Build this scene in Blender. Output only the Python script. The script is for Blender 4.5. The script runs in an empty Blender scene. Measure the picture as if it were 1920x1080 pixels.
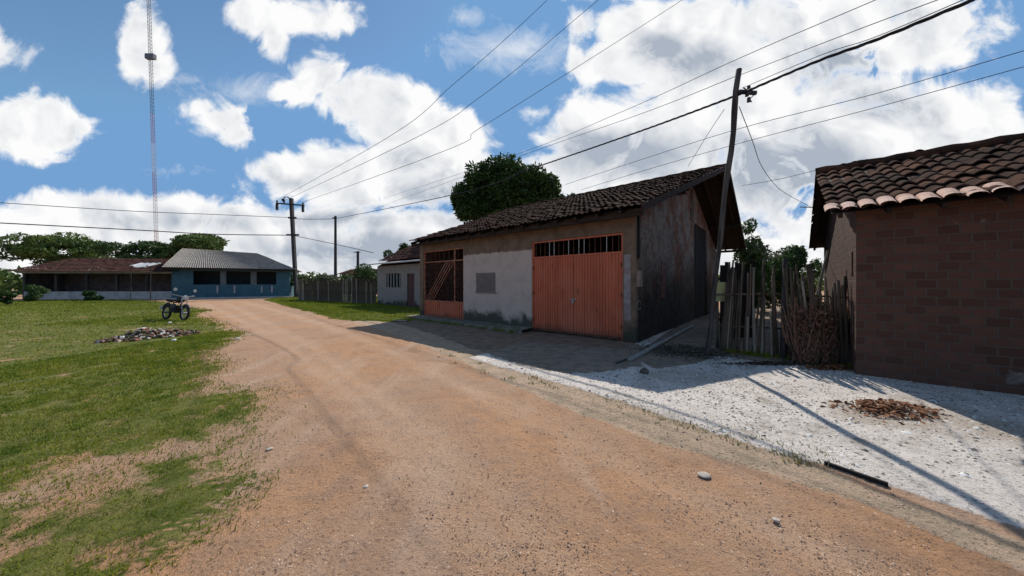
import bpy, math, random
import numpy as np
from mathutils import Vector, noise as mnoise
random.seed(7); rng = np.random.default_rng(7)
C = bpy.context.scene.collection
sc = bpy.context.scene

# ------------------------------------------------------------------ camera
F, CX, CY, EYE = 600.0, 947.0, 532.0, 1.5
cam = bpy.data.objects.new('camera', bpy.data.cameras.new('camera')); C.objects.link(cam)
cam.location = (0, 0, EYE); cam.rotation_euler = (math.pi/2, 0, 0)
cam.data.sensor_width = 36; cam.data.lens = F/1920*36
cam.data.shift_x = (960-CX)/1920; cam.data.shift_y = -(540-CY)/1920
cam.data.clip_start = 0.05; cam.data.clip_end = 3000
sc.camera = cam

# ------------------------------------------------------------------ sky, sun, exposure
SUN = Vector((0.34, 0.95, 1.0)).normalized()
elev = math.asin(SUN.z); az = math.atan2(SUN.x, SUN.y)
world = bpy.data.worlds.new('World'); sc.world = world; world.use_nodes = True
nt = world.node_tree; nt.nodes.clear(); N = nt.nodes; L = nt.links
def wn(t, **k):
    n = N.new(t)
    for a, b in k.items(): setattr(n, a, b)
    return n
def wm(op, a, b=None, c=None, clamp=False):
    n = wn('ShaderNodeMath', operation=op); n.use_clamp = clamp
    for i, v in enumerate((a, b, c)):
        if v is None: continue
        if isinstance(v, (int, float)): n.inputs[i].default_value = v
        else: L.new(v, n.inputs[i])
    return n.outputs[0]
sky = wn('ShaderNodeTexSky', sky_type='NISHITA', sun_disc=False)
sky.sun_elevation = elev; sky.sun_rotation = az; sky.air_density = 1.0; sky.dust_density = 0.15; sky.ozone_density = 1.5
tc = wn('ShaderNodeTexCoord'); sep = wn('ShaderNodeSeparateXYZ'); L.new(tc.outputs['Generated'], sep.inputs[0])
yy = wm('MAXIMUM', sep.outputs[1], 0.06)
uu = wm('DIVIDE', sep.outputs[0], yy); vv = wm('DIVIDE', sep.outputs[2], yy)
comb = wn('ShaderNodeCombineXYZ'); L.new(uu, comb.inputs[0]); L.new(vv, comb.inputs[1]); P = comb.outputs[0]
def fbm(vec, scale, detail=8, rough=0.55, dist=0.0, off=0.0):
    n = wn('ShaderNodeTexNoise'); n.inputs['Scale'].default_value = scale; n.inputs['Detail'].default_value = detail
    n.inputs['Roughness'].default_value = rough; n.inputs['Distortion'].default_value = dist
    a = wn('ShaderNodeVectorMath', operation='ADD'); L.new(vec, a.inputs[0]); a.inputs[1].default_value = (off, off*.7, off*.3)
    L.new(a.outputs[0], n.inputs['Vector']); return n.outputs['Fac']
def blobs(lst, start=-1.0):
    cur = None
    for (px, py, rx, ry) in lst:
        s = wn('ShaderNodeVectorMath', operation='SUBTRACT'); L.new(P, s.inputs[0]); s.inputs[1].default_value = ((px-CX)/F, (CY-py)/F, 0)
        m = wn('ShaderNodeVectorMath', operation='MULTIPLY'); L.new(s.outputs[0], m.inputs[0]); m.inputs[1].default_value = (F/rx, F/ry, 0)
        l = wn('ShaderNodeVectorMath', operation='LENGTH'); L.new(m.outputs[0], l.inputs[0])
        d = wm('MULTIPLY', wm('SUBTRACT', 1.0, l.outputs['Value']), min(1.3, min(rx, ry)/52))
        cur = d if cur is None else wm('MAXIMUM', cur, d)
    return wm('MAXIMUM', cur, start)
cumulus = [(470,22,55,50),(560,28,120,42),(515,70,30,48),(640,40,50,22),(262,85,48,80),(285,130,40,34),(380,200,45,26),(415,225,62,34),(440,250,38,34),
  (600,140,58,46),(560,175,50,30),(680,185,100,58),(745,225,105,62),(797,180,26,30),(840,262,92,62),(660,330,190,62),(790,320,150,80),
  (592,275,48,20),(520,322,72,34),(885,300,44,40),(1003,212,26,18),(1086,52,28,44),(1082,110,26,44),
  (1250,55,135,66),(1175,125,120,52),(1380,110,260,130),(1320,230,260,120),(1560,290,320,190),(1130,262,125,60),(1130,330,200,60),(1650,60,230,90),
  (320,425,260,62),(700,445,420,62),(1100,440,400,70),(60,240,120,70),(120,420,180,70),(1800,360,250,200),(-80,90,120,60),
  (500,-90,300,60),(1300,-80,420,90)]
holes = [(1626,105,26,20),(1612,140,34,18),(1640,128,20,30),(795,385,34,16),(1505,355,44,18),(1490,395,50,12),(560,236,75,26)]
wisps = [(480,170,140,34),(600,180,120,26),(880,35,60,24),(330,320,60,12),(350,150,90,14),(960,90,150,50)]
b = blobs(cumulus, -2.0); h = blobs(holes, -3.0); w = blobs(wisps, -3.0)
n1 = fbm(P, 6.0, 12, 0.58, 0.7); n1s = fbm(P, 6.0, 3, 0.5, 0.5); n1b = fbm(P, 6.0, 3, 0.5, 0.5, 0.045); nf = fbm(P, 30, 6, 0.65, 0.2, 2.2); n2 = fbm(P, 2.6, 4, 0.5, 0.0, 3.1)
low = wm('MULTIPLY', wm('SUBTRACT', 0.20, vv), 3.0)
dens = wm('MAXIMUM', b, wm('MINIMUM', low, 0.5))
hs = wn('ShaderNodeMapRange', interpolation_type='SMOOTHSTEP'); L.new(wm('ADD', h, wm('MULTIPLY', wm('SUBTRACT', n1, 0.5), 5.5)), hs.inputs[0]); hs.inputs[1].default_value = -0.1; hs.inputs[2].default_value = 1.0
dens = wm('ADD', wm('MINIMUM', dens, 0.45), wm('MULTIPLY', wm('SUBTRACT', n1, 0.5), 1.7))
dens = wm('ADD', dens, wm('MULTIPLY', wm('SUBTRACT', nf, 0.5), 0.32))
dens = wm('SUBTRACT', dens, wm('MULTIPLY', hs.outputs[0], 0.75))
back = wm('MULTIPLY', wm('SUBTRACT', fbm(tc.outputs['Generated'], 2.6, 7, 0.55, 0, 9.0), 0.58), 4.0)
isf = wm('MULTIPLY', wm('SUBTRACT', sep.outputs[1], 0.12), 8.0, clamp=True)
mixf = wn('ShaderNodeMix', data_type='FLOAT'); L.new(isf, mixf.inputs[0]); L.new(back, mixf.inputs[2]); L.new(dens, mixf.inputs[3])
dens = mixf.outputs[0]
mr = wn('ShaderNodeMapRange', interpolation_type='SMOOTHSTEP'); L.new(dens, mr.inputs[0]); mr.inputs[1].default_value = -0.10; mr.inputs[2].default_value = 0.30
alpha = mr.outputs[0]
wa = wm('ADD', wm('MULTIPLY', w, 1.5), wm('MULTIPLY', wm('SUBTRACT', fbm(P, 6, 9, .68, 1.5, 5.0), 0.52), 3.0))
wa = wm('MULTIPLY', wa, 0.7, clamp=True)
alpha = wm('MAXIMUM', alpha, wm('MULTIPLY', wa, 0.6))
alpha = wm('MULTIPLY', alpha, wm('MULTIPLY', wm('ADD', sep.outputs[2], 0.02), 30.0, clamp=True))
greys = [(835,375,150,60),(620,405,190,34),(1190,285,210,62),(1480,320,280,100),(1250,90,80,50),(1560,130,130,60),(380,415,190,32),(1320,110,110,50),(660,470,300,50),(1650,200,150,60),(760,300,60,30),(560,345,90,26)]
g = wm('MAXIMUM', blobs(greys), 0.0)
g = wm('ADD', wm('MULTIPLY', g, 1.25), wm('MULTIPLY', wm('SUBTRACT', n2, 0.45), 1.1))
g = wm('ADD', g, wm('MULTIPLY', wm('SUBTRACT', n1b, n1s), 2.0))
g = wm('ADD', g, wm('MULTIPLY', wm('SUBTRACT', n1, 0.5), -0.5))
g = wm('ADD', g, 0.10)
thick = wn('ShaderNodeMapRange'); L.new(dens, thick.inputs[0]); thick.inputs[1].default_value = 0.1; thick.inputs[2].default_value = 0.5
g = wm('MULTIPLY', g, thick.outputs[0], clamp=True)
ramp = wn('ShaderNodeMix', data_type='RGBA'); L.new(g, ramp.inputs[0])
CLOUD = 9.8
ramp.inputs[6].default_value = (1.0*CLOUD, 1.0*CLOUD, 1.0*CLOUD, 1); ramp.inputs[7].default_value = (0.42*CLOUD, 0.475*CLOUD, 0.56*CLOUD, 1)
tint = wn('ShaderNodeMix', data_type='RGBA', blend_type='MULTIPLY'); tint.inputs[0].default_value = 1.0
L.new(sky.outputs[0], tint.inputs[6]); tint.inputs[7].default_value = (1.0, 1.22, 1.27, 1)
cap = wn('ShaderNodeMix', data_type='RGBA', blend_type='DARKEN'); cap.inputs[0].default_value = 1.0; L.new(tint.outputs[2], cap.inputs[6]); cap.inputs[7].default_value = (1.75, 3.6, 6.5, 1)
mx = wn('ShaderNodeMix', data_type='RGBA'); L.new(alpha, mx.inputs[0]); L.new(cap.outputs[2], mx.inputs[6]); L.new(ramp.outputs[2], mx.inputs[7])
bg = wn('ShaderNodeBackground'); bg.inputs[1].default_value = 0.10; L.new(mx.outputs[2], bg.inputs[0])
wo = wn('ShaderNodeOutputWorld'); L.new(bg.outputs[0], wo.inputs[0])

sl = bpy.data.lights.new('sun', 'SUN'); sl.energy = 4.6; sl.angle = math.radians(0.5); sl.color = (1.0, 0.95, 0.87)
so = bpy.data.objects.new('sun', sl); C.objects.link(so); so.rotation_euler = SUN.to_track_quat('Z', 'Y').to_euler(); so.location = (20, 30, 40)
sc.view_settings.view_transform = 'Standard'; sc.view_settings.look = 'None'; sc.view_settings.exposure = 0.0; sc.view_settings.gamma = 1.0
sc.view_settings.use_curve_mapping = False
sc.cycles.max_bounces = 6; sc.cycles.diffuse_bounces = 3; sc.cycles.glossy_bounces = 2; sc.cycles.transparent_max_bounces = 6

# ------------------------------------------------------------------ helpers
def at(px, py, d): return Vector(((px-CX)/F*d, d, EYE+(CY-py)/F*d))
def gp(px, py):
    d = EYE*F/(py-CY); return Vector(((px-CX)/F*d, d, 0))
class MB:
    def __init__(s): s.v = []; s.f = []
    def add(s, vs, fs):
        o = len(s.v); s.v += [tuple(p) for p in vs]; s.f += [tuple(i+o for i in f) for f in fs]; return s
    def box(s, x0, x1, y0, y1, z0, z1):
        return s.add([(x0,y0,z0),(x1,y0,z0),(x1,y1,z0),(x0,y1,z0),(x0,y0,z1),(x1,y0,z1),(x1,y1,z1),(x0,y1,z1)],
                     [(0,3,2,1),(4,5,6,7),(0,1,5,4),(1,2,6,5),(2,3,7,6),(3,0,4,7)])
    def tube(s, pts, rad, n=8, cap=True):
        pts = [Vector(p) for p in pts]; o = len(s.v)
        rs = rad if isinstance(rad, (list, tuple)) else [rad]*len(pts)
        up = Vector((0,0,1)); prev = None
        for i, p in enumerate(pts):
            t = (pts[min(i+1,len(pts)-1)]-pts[max(i-1,0)]).normalized()
            a = t.cross(up) if prev is None else prev - t*prev.dot(t)
            if a.length < 1e-4: a = t.cross(Vector((1,0,0)))
            a.normalize(); prev = a; bb = t.cross(a)
            for k in range(n):
                q = p + (a*math.cos(2*math.pi*k/n)+bb*math.sin(2*math.pi*k/n))*rs[i]; s.v.append(tuple(q))
        for i in range(len(pts)-1):
            for k in range(n):
                a0 = o+i*n+k; a1 = o+i*n+(k+1)%n; s.f.append((a0,a1,a1+n,a0+n))
        if cap:
            s.f.append(tuple(o+k for k in range(n))[::-1]); s.f.append(tuple(o+(len(pts)-1)*n+k for k in range(n)))
        return s
    def bar(s, p, q, w, h=None, up=Vector((0,0,1))):      # squared bar
        p, q = Vector(p), Vector(q); h = h or w; t = (q-p).normalized(); a = t.cross(up)
        if a.length < 1e-4: a = Vector((1,0,0))
        a.normalize(); bb = a.cross(t); vs = []
        for c in (p, q):
            for i, j in ((-1,-1),(1,-1),(1,1),(-1,1)): vs.append(c+a*i*w/2+bb*j*h/2)
        return s.add(vs, [(0,1,2,3),(7,6,5,4),(0,4,5,1),(1,5,6,2),(2,6,7,3),(3,7,4,0)])
    def rock(s, c, r, seed=0, flat=.6):
        rr = random.Random(seed); vs = []; fs = []
        n, m = 7, 4
        for j in range(m+1):
            ph = math.pi*j/m
            for i in range(n):
                th = 2*math.pi*i/n; k = r*(.75+.5*rr.random())
                vs.append((c[0]+k*math.sin(ph)*math.cos(th), c[1]+k*math.sin(ph)*math.sin(th), c[2]+k*math.cos(ph)*flat))
        for j in range(m):
            for i in range(n): fs.append((j*n+i, j*n+(i+1)%n, (j+1)*n+(i+1)%n, (j+1)*n+i))
        return s.add(vs, fs)
    def build(s, name, mat, parent=None, smooth=False, bevel=0):
        me = bpy.data.meshes.new(name); me.from_pydata(s.v, [], s.f); me.validate(); me.update()
        o = bpy.data.objects.new(name, me); C.objects.link(o); me.materials.append(mat)
        if parent is not None: o.parent = parent
        if smooth:
            for p in me.polygons: p.use_smooth = True
        if bevel:
            md = o.modifiers.new('bevel', 'BEVEL'); md.width = bevel; md.segments = 2; md.limit_method = 'ANGLE'
        return o
def npmesh(name, verts, faces, mat, parent=None, smooth=False):
    me = bpy.data.meshes.new(name); v = np.asarray(verts, np.float32); f = np.asarray(faces, np.int32); k = f.shape[1]
    me.vertices.add(len(v)); me.vertices.foreach_set('co', v.ravel())
    me.loops.add(f.size); me.loops.foreach_set('vertex_index', f.ravel())
    me.polygons.add(len(f)); me.polygons.foreach_set('loop_start', np.arange(0, f.size, k, dtype=np.int32)); me.polygons.foreach_set('loop_total', np.full(len(f), k, np.int32))
    if smooth: me.polygons.foreach_set('use_smooth', np.ones(len(f), bool))
    me.update(calc_edges=True); me.validate()
    o = bpy.data.objects.new(name, me); C.objects.link(o); me.materials.append(mat)
    if parent is not None: o.parent = parent
    return o
def tag(o, label=None, cat=None, group=None, kind=None):
    if label: o['label'] = label
    if cat: o['category'] = cat
    if group: o['group'] = group
    if kind: o['kind'] = kind
    return o
def thing(name, label, cat, loc=(0,0,0), rz=0, group=None):
    o = bpy.data.objects.new(name, None); C.objects.link(o); o.location = loc; o.rotation_euler = (0,0,rz)
    return tag(o, label, cat, group)
def copy_tree(o, parent=None):
    c = o.copy(); C.objects.link(c); c.parent = parent
    for ch in list(o.children): copy_tree(ch, c)
    return c

# ------------------------------------------------------------------ materials
class M:
    def __init__(s, name, rough=.85, metal=0.0, spec=.3):
        s.m = bpy.data.materials.new(name); s.m.use_nodes = True; s.t = s.m.node_tree; s.n = s.t.nodes; s.l = s.t.links
        s.b = s.n['Principled BSDF']; s.b.inputs['Roughness'].default_value = rough; s.b.inputs['Metallic'].default_value = metal
        s.b.inputs['Specular IOR Level'].default_value = spec
        s.tc = s.n.new('ShaderNodeTexCoord'); s.vec = s.tc.outputs['Object']
    def geo(s):
        g = s.n.new('ShaderNodeNewGeometry'); s.vec = g.outputs['Position']; return s
    def noise(s, scale, detail=6, rough=.6, vec=None, stretch=None):
        v = vec or s.vec
        if stretch:
            k = s.n.new('ShaderNodeVectorMath'); k.operation = 'MULTIPLY'; s.l.new(v, k.inputs[0]); k.inputs[1].default_value = stretch; v = k.outputs[0]
        n = s.n.new('ShaderNodeTexNoise'); n.inputs['Scale'].default_value = scale; n.inputs['Detail'].default_value = detail; n.inputs['Roughness'].default_value = rough
        s.l.new(v, n.inputs['Vector']); return n.outputs['Fac']
    def vor(s, scale, vec=None, out='Distance', feature='F1'):
        n = s.n.new('ShaderNodeTexVoronoi'); n.feature = feature; n.inputs['Scale'].default_value = scale; s.l.new(vec or s.vec, n.inputs['Vector']); return n.outputs[out]
    def math(s, op, a, b=None, clamp=False):
        n = s.n.new('ShaderNodeMath'); n.operation = op; n.use_clamp = clamp
        for i, v in enumerate((a, b)):
            if v is None: continue
            if isinstance(v, (int, float)): n.inputs[i].default_value = v
            else: s.l.new(v, n.inputs[i])
        return n.outputs[0]
    def rng(s, v, a, b, c=0., d=1.):
        n = s.n.new('ShaderNodeMapRange'); n.interpolation_type = 'SMOOTHSTEP'; s.l.new(v, n.inputs[0])
        for i, x in enumerate((a, b, c, d)): n.inputs[i+1].default_value = x
        return n.outputs[0]
    def mix(s, f, a, b, mode='MIX'):
        n = s.n.new('ShaderNodeMix'); n.data_type = 'RGBA'; n.blend_type = mode
        for i, v in ((0, f), (6, a), (7, b)):
            if isinstance(v, (int, float)): n.inputs[i].default_value = v
            elif isinstance(v, tuple): n.inputs[i].default_value = (*v, 1) if len(v) == 3 else v
            else: s.l.new(v, n.inputs[i])
        return n.outputs[2]
    def attr(s, name):
        n = s.n.new('ShaderNodeAttribute'); n.attribute_name = name; return n.outputs['Fac']
    def sepv(s, i):
        n = s.n.new('ShaderNodeSeparateXYZ'); s.l.new(s.vec, n.inputs[0]); return n.outputs[i]
    def color(s, c):
        if isinstance(c, tuple): s.b.inputs['Base Color'].default_value = (*c, 1)
        else: s.l.new(c, s.b.inputs['Base Color'])
        return s
    def bump(s, h, strength=.5, dist=.02):
        n = s.n.new('ShaderNodeBump'); n.inputs['Strength'].default_value = strength; n.inputs['Distance'].default_value = dist
        s.l.new(h, n.inputs['Height']); s.l.new(n.outputs[0], s.b.inputs['Normal']); return s
def simple(name, c1, c2, scale=8, rough=.85, metal=0, bump=.3, dist=.01, stretch=None, lo=.35, hi=.65, spec=.3):
    k = M(name, rough, metal, spec); n = k.noise(scale, 7, .65, stretch=stretch)
    k.color(k.mix(k.rng(n, lo, hi), c1, c2)); k.bump(n, bump, dist); return k.m

m_black = simple('black_plastic', (.012,.012,.014), (.03,.03,.032), 20, .5)
m_rubber = simple('rubber', (.015,.015,.015), (.035,.033,.03), 30, .9)
m_wire = simple('cable_insulation', (.012,.012,.013), (.03,.03,.03), 5, .7)
m_steel = simple('dull_steel', (.25,.25,.25), (.4,.4,.4), 12, .4, .7)
m_postwood = simple('weathered_post_wood', (.03,.026,.023), (.10,.088,.078), 9, .95, stretch=(1,1,.08), dist=.02, bump=.8)
m_stake = simple('grey_stake_wood', (.035,.025,.017), (.14,.105,.075), 14, .95, stretch=(1,1,.06), dist=.02, bump=.8)
m_stake2 = simple('pale_stake_wood', (.16,.13,.10), (.34,.29,.22), 14, .95, stretch=(1,1,.06), dist=.02, bump=.8)
m_brush = simple('dry_brown_branches', (.09,.045,.03), (.24,.13,.085), 14, .95)
m_concpole = simple('pole_concrete', (.03,.032,.035), (.07,.07,.07), 6, .9)
m_ceramic = simple('insulator_glaze', (.03,.02,.018), (.06,.04,.03), 9, .3)
m_beam = simple('dark_roof_timber', (.018,.012,.009), (.045,.027,.019), 10, .9, stretch=(.2,1,1))
m_inside = simple('dim_interior_plaster', (.05,.045,.04), (.09,.08,.07), 3, .95)
m_whitebar = simple('pale_painted_bars', (.35,.33,.31), (.6,.57,.54), 12, .7)

# orange gate paint, grime and sun bleaching in streaks
k = M('orange_gate_paint', .55, 0, .35)
st = k.noise(2.2, 6, .7, stretch=(3, 3, .25)); fine = k.noise(26, 5, .7)
c = k.mix(k.rng(st, .35, .7), (.56, .145, .064), (.42, .10, .045)); c = k.mix(k.rng(fine, .58, .75, 0, .45), c, (.42, .19, .12))
zz = k.sepv(2); low = k.math('MULTIPLY', k.rng(k.math('ADD', zz, k.math('MULTIPLY', k.noise(4), .35)), .18, .5, 1, 0), .75)
c = k.mix(low, c, (.10, .045, .028)); rust = k.rng(k.noise(5, 9, .78), .60, .68, 0, .85); c = k.mix(rust, c, (.085,.035,.022)); c = k.mix(k.rng(k.noise(1.1, 4, .6), .45, .65, 0, .35), c, (.56,.20,.12))
k.color(c); k.bump(k.math('ADD', fine, k.math('MULTIPLY', k.noise(3, 3, .5), 6)), .16, .012); m_orange = k.m
k = M('rusty_grille_paint', .7); n = k.noise(8)
k.color(k.mix(k.rng(n, .4, .62), (.32, .09, .05), (.42, .22, .14))); m_grille = k.m
m_darkgrille = simple('dark_rusty_iron', (.055,.022,.015), (.16,.07,.045), 9, .8)

# plaster fronts
def plaster(name, white_to, paint=(.54,.435,.365), raw=(.21,.145,.098), mould=.45, x0=None, x1=None):
    k = M(name, .92, 0, .2); n = k.noise(2.3, 8, .68); fine = k.noise(30, 6, .7); streak = k.noise(3.5, 6, .7, stretch=(2.2, 2.2, .18))
    z = k.sepv(2)
    wob = k.math('MULTIPLY', k.math('SUBTRACT', streak, .5), .55)
    rawc = k.mix(k.rng(n, .38, .66), raw, tuple(v*.62 for v in raw)); rawc = k.mix(k.rng(streak, .52, .72, 0, .6), rawc, (.12,.075,.05))
    pc = k.mix(k.rng(n, .42, .72), paint, tuple(v*.80 for v in paint)); pc = k.mix(k.rng(streak, .55, .78, 0, .55), pc, (.34,.28,.24))
    f = k.rng(k.math('ADD', z, k.math('MULTIPLY', wob, .35)), white_to-.03, white_to+.04)
    if x0 is not None:
        x = k.sepv(0); xa = k.rng(x, x0-.02, x0+.03); xb = k.rng(x, x1-.03, x1+.02, 1, 0)
        f = k.math('SUBTRACT', 1.0, k.math('MULTIPLY', k.math('SUBTRACT', 1.0, f), k.math('MULTIPLY', xa, xb)))
    c = k.mix(f, pc, rawc)
    mz = k.math('ADD', z, k.math('MULTIPLY', k.math('SUBTRACT', k.noise(1.6, 7, .7), .5), 1.5))
    c = k.mix(k.rng(mz, mould-.22, mould+.12, .93, 0), c, (.050, .052, .036))
    k.color(c); k.bump(k.math('ADD', fine, k.math('MULTIPLY', n, 1.5)), .35, .012); return k.m

# bricks with mortar, crumbling plaster and black mould
def brickwall(name, plaster_amt=.5, mould=True, base=(.16,.068,.045), mortar=(.10,.082,.07), mz0=3.3, mz1=1.7):
    k = M(name, .95, 0, .15)
    x, y, z = k.sepv(0), k.sepv(1), k.sepv(2)
    cb = k.n.new('ShaderNodeCombineXYZ'); wb = k.math('MULTIPLY', k.math('SUBTRACT', k.noise(7, 4, .6), .5), .035); k.l.new(k.math('ADD', k.math('ADD', x, y), wb), cb.inputs[0]); k.l.new(k.math('ADD', z, wb), cb.inputs[1])
    br = k.n.new('ShaderNodeTexBrick'); k.l.new(cb.outputs[0], br.inputs['Vector']); br.inputs['Scale'].default_value = 1.0
    br.inputs['Brick Width'].default_value = .20; br.inputs['Row Height'].default_value = .13; br.inputs['Mortar Size'].default_value = .014; br.inputs['Mortar Smooth'].default_value = .3
    br.inputs['Color1'].default_value = (*base, 1); br.inputs['Color2'].default_value = (*[v*.62 for v in base], 1); br.inputs['Mortar'].default_value = (*mortar, 1)
    n = k.noise(1.1, 8, .7); n2 = k.noise(6, 7, .7); fine = k.noise(35, 5, .7)
    c = k.mix(k.rng(n2, .5, .75, 0, .6), br.outputs['Color'], (.085,.05,.038))
    pm = k.rng(k.math('ADD', n, k.math('MULTIPLY', n2, .3)), .78-plaster_amt*.3, .84-plaster_amt*.3)
    c = k.mix(pm, c, k.mix(k.rng(n2, .4, .65), (.25,.205,.17), (.12,.10,.083)))
    if mould:
        mz = k.math('ADD', z, k.math('MULTIPLY', k.math('SUBTRACT', k.noise(.9, 7, .68), .5), 3.2))
        c = k.mix(k.rng(mz, mz1, mz0, .96, 0), c, k.mix(k.rng(n2, .4, .7), (.022,.018,.015), (.055,.046,.037)))
    k.color(c)
    if not mould:
        c = k.mix(k.rng(n, .42, .6, 0, .7), c, (.10,.062,.045)); c = k.mix(k.rng(k.noise(2.5, 7, .75, stretch=(1,1,.3)), .5, .66, 0, .75), c, (.035,.028,.024)); c = k.mix(k.rng(fine, .6, .75, 0, .5), c, (.17,.12,.09))
    h = k.math('SUBTRACT', k.math('MULTIPLY', fine, .4), k.math('MULTIPLY', br.outputs['Fac'], k.math('SUBTRACT', 1.0, pm)))
    k.bump(h, .7, .012); return k.m
m_gable = brickwall('mouldy_brick_and_plaster', .62, base=(.24,.10,.065), mz0=2.9, mz1=.8)
m_brick = brickwall('bare_orange_brick', .0, False, (.13,.064,.045), mortar=(.10,.07,.055))
m_infill = brickwall('infill_brick', .0, False, (.22,.09,.07))
m_redgable = brickwall('dull_red_brick', .1, False, (.26,.08,.055))

def tiles(name, a, b, moss):
    k = M(name, .9, 0, .2); n = k.noise(5, 5, .6); v = k.vor(4.2, out='Color'); n3 = k.noise(1.2, 6, .7)
    vv = k.n.new('ShaderNodeSeparateColor'); k.l.new(v, vv.inputs[0])
    c = k.mix(vv.outputs[0], a, b); c = k.mix(k.rng(n3, .42, .62, 0, .8), c, moss); c = k.mix(k.rng(n, .55, .75, 0, .6), c, (.03,.025,.022))
    k.color(c); k.b.inputs['Specular IOR Level'].default_value = .03; k.b.inputs['Roughness'].default_value = 1; k.bump(k.noise(40), .4, .01); return k.m
m_tile = tiles('weathered_clay_tiles', (.040,.022,.016), (.085,.045,.032), (.016,.013,.011))
m_tile2 = tiles('orange_brown_clay_tiles', (.13,.065,.042), (.055,.034,.026), (.024,.020,.017))
m_tile_sunlit = tiles('painted_sunlit_tile_edges', (.80,.56,.44), (.62,.38,.28), (.7,.5,.4))  # eave row coloured pale and bright to stand for sun on it
m_tile3 = tiles('dark_red_clay_tiles', (.095,.045,.036), (.065,.036,.03), (.06,.035,.03))
k = M('grey_fibre_cement', .95); n = k.noise(3, 7, .7); n2 = k.noise(12, 4, .7)
c = k.mix(k.rng(n, .4, .65), (.30,.275,.245), (.21,.19,.17)); c = k.mix(k.rng(n2, .52, .7, 0, .5), c, (.2,.18,.16)); k.color(c); m_fibre = k.m
m_blue = simple('teal_blue_house_paint', (.045,.11,.15), (.06,.145,.18), 1.5, .8)
m_bluepale = simple('pale_column_paint', (.10,.12,.125), (.16,.17,.175), 3, .8)
m_dark = simple('dark_opening_lining', (.012,.012,.012), (.02,.018,.016), 3, .9)
m_doorred = simple('brown_timber_door', (.075,.035,.03), (.13,.06,.05), 8, .8, stretch=(1,1,.1))
m_doordark = simple('black_timber_boards', (.012,.012,.012), (.032,.03,.028), 8, .9, stretch=(4,4,.1))
m_bark = simple('tree_bark', (.06,.045,.035), (.13,.10,.08), 8, .95, stretch=(1,1,.2))
m_white = simple('white_plastic', (.7,.7,.68), (.55,.54,.52), 6, .5)
m_meter = simple('yellow_green_box', (.42,.44,.20), (.30,.32,.17), 5, .6)
m_tan = simple('tan_box_paint', (.30,.22,.18), (.20,.15,.12), 8, .7)
m_pvc = simple('dusty_grey_pipe', (.30,.29,.26), (.17,.16,.14), 7, .7)
m_stone = simple('pale_stone', (.55,.48,.40), (.38,.32,.27), 30, .95)
m_darkstone = simple('dark_stone', (.07,.065,.05), (.12,.11,.08), 12, .95)
m_leafdry = simple('dry_leaf_litter', (.30,.13,.06), (.13,.06,.03), 20, .95)
m_mast_r = simple('faded_red_mast_paint', (.40,.15,.13), (.5,.22,.2), 3, .7)
m_mast_w = simple('white_mast_paint', (.6,.6,.6), (.7,.7,.7), 3, .7)
m_mast_d = simple('dark_mast_steel', (.10,.12,.16), (.14,.16,.2), 3, .7)
m_cream = simple('grubby_cream_paint', (.52,.49,.47), (.36,.33,.32), 2, .9)

def leafmat(name, a, b, scale=.8, trans=.25):
    k = M(name, .6, 0, .25); k.geo(); n = k.noise(scale, 5, .7); v = k.noise(9, 2, .6)
    c = k.mix(k.rng(n, .38, .64), a, b); c = k.mix(k.rng(v, .4, .7, 0, .5), c, tuple(x*1.5 for x in b)); k.color(c)
    tr = k.n.new('ShaderNodeBsdfTranslucent'); k.l.new(c, tr.inputs[0]); ms = k.n.new('ShaderNodeMixShader'); ms.inputs[0].default_value = trans
    k.l.new(k.b.outputs[0], ms.inputs[1]); k.l.new(tr.outputs[0], ms.inputs[2]); k.l.new(ms.outputs[0], k.n['Material Output'].inputs[0]); return k.m
m_leaf = leafmat('mango_leaves', (.014,.036,.010), (.055,.105,.022), 1.1)
m_leaf2 = leafmat('bush_leaves', (.03,.07,.02), (.08,.13,.04))
m_leaf3 = leafmat('far_tree_leaves', (.045,.085,.02), (.11,.16,.035), .3)
m_leaf4 = leafmat('olive_leaves', (.05,.06,.03), (.11,.12,.06), .6)
m_grass = leafmat('grass_blades', (.10,.165,.012), (.23,.24,.025), 1.2, .35)
m_grassdry = leafmat('dry_grass_blades', (.20,.19,.07), (.30,.26,.12), 2, .3)

# ------------------------------------------------------------------ ground cover
GL = [(-3000,555),(250,563),(300,566),(392,582),(362,592),(405,604),(438,628),(420,645),(365,662),(405,690),(370,715),(410,740),(484,726),(482,765),(496,800),(478,826),(472,872),(440,930),(370,985),(330,1035),(290,1060),(200,1250),(-3000,3000)]
GR = [(495,562),(560,553),(640,552),(700,556),(790,566),(800,590),(772,603),(735,604),(640,600),(560,580)]
YARD = [(985,640),(1170,655),(1290,600),(1360,600),(1700,640),(2600,700),(3600,1100),(2600,1150),(1960,1010),(1640,902),(1540,872),(1450,850),(1330,812),(1215,772),(1120,742),(1000,706),(940,690),(880,672)]
SAND = [(640,596),(740,606),(800,620),(900,650),(960,670),(1010,695),(1130,730),(1230,765),(1340,805),(1460,850),(1640,915),(1960,1030),(1960,1090),(1640,950),(1420,880),(1220,825),(1060,765),(940,712),(800,650),(720,620)]
SOILB = [(1185,668),(1300,590),(1400,570),(1640,590),(1640,700),(1480,688),(1350,668),(1300,684),(1225,692)]
SOIL = [(700,596),(790,580),(1000,600),(1200,650),(1200,690),(1060,705),(960,682),(800,622)]
DRY = [(300,1030),(420,900),(455,850),(440,800),(330,790),(300,900),(270,1000)]
def inpoly(px, py, poly):
    ins = np.zeros(px.shape, bool); n = len(poly)
    for i in range(n):
        x0, y0 = poly[i]; x1, y1 = poly[(i+1) % n]
        if y0 == y1: continue
        cnd = ((y0 > py) != (y1 > py)); xi = (x1-x0)*(py-y0)/(y1-y0)+x0
        ins ^= cnd & (px < xi)
    return ins
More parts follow.
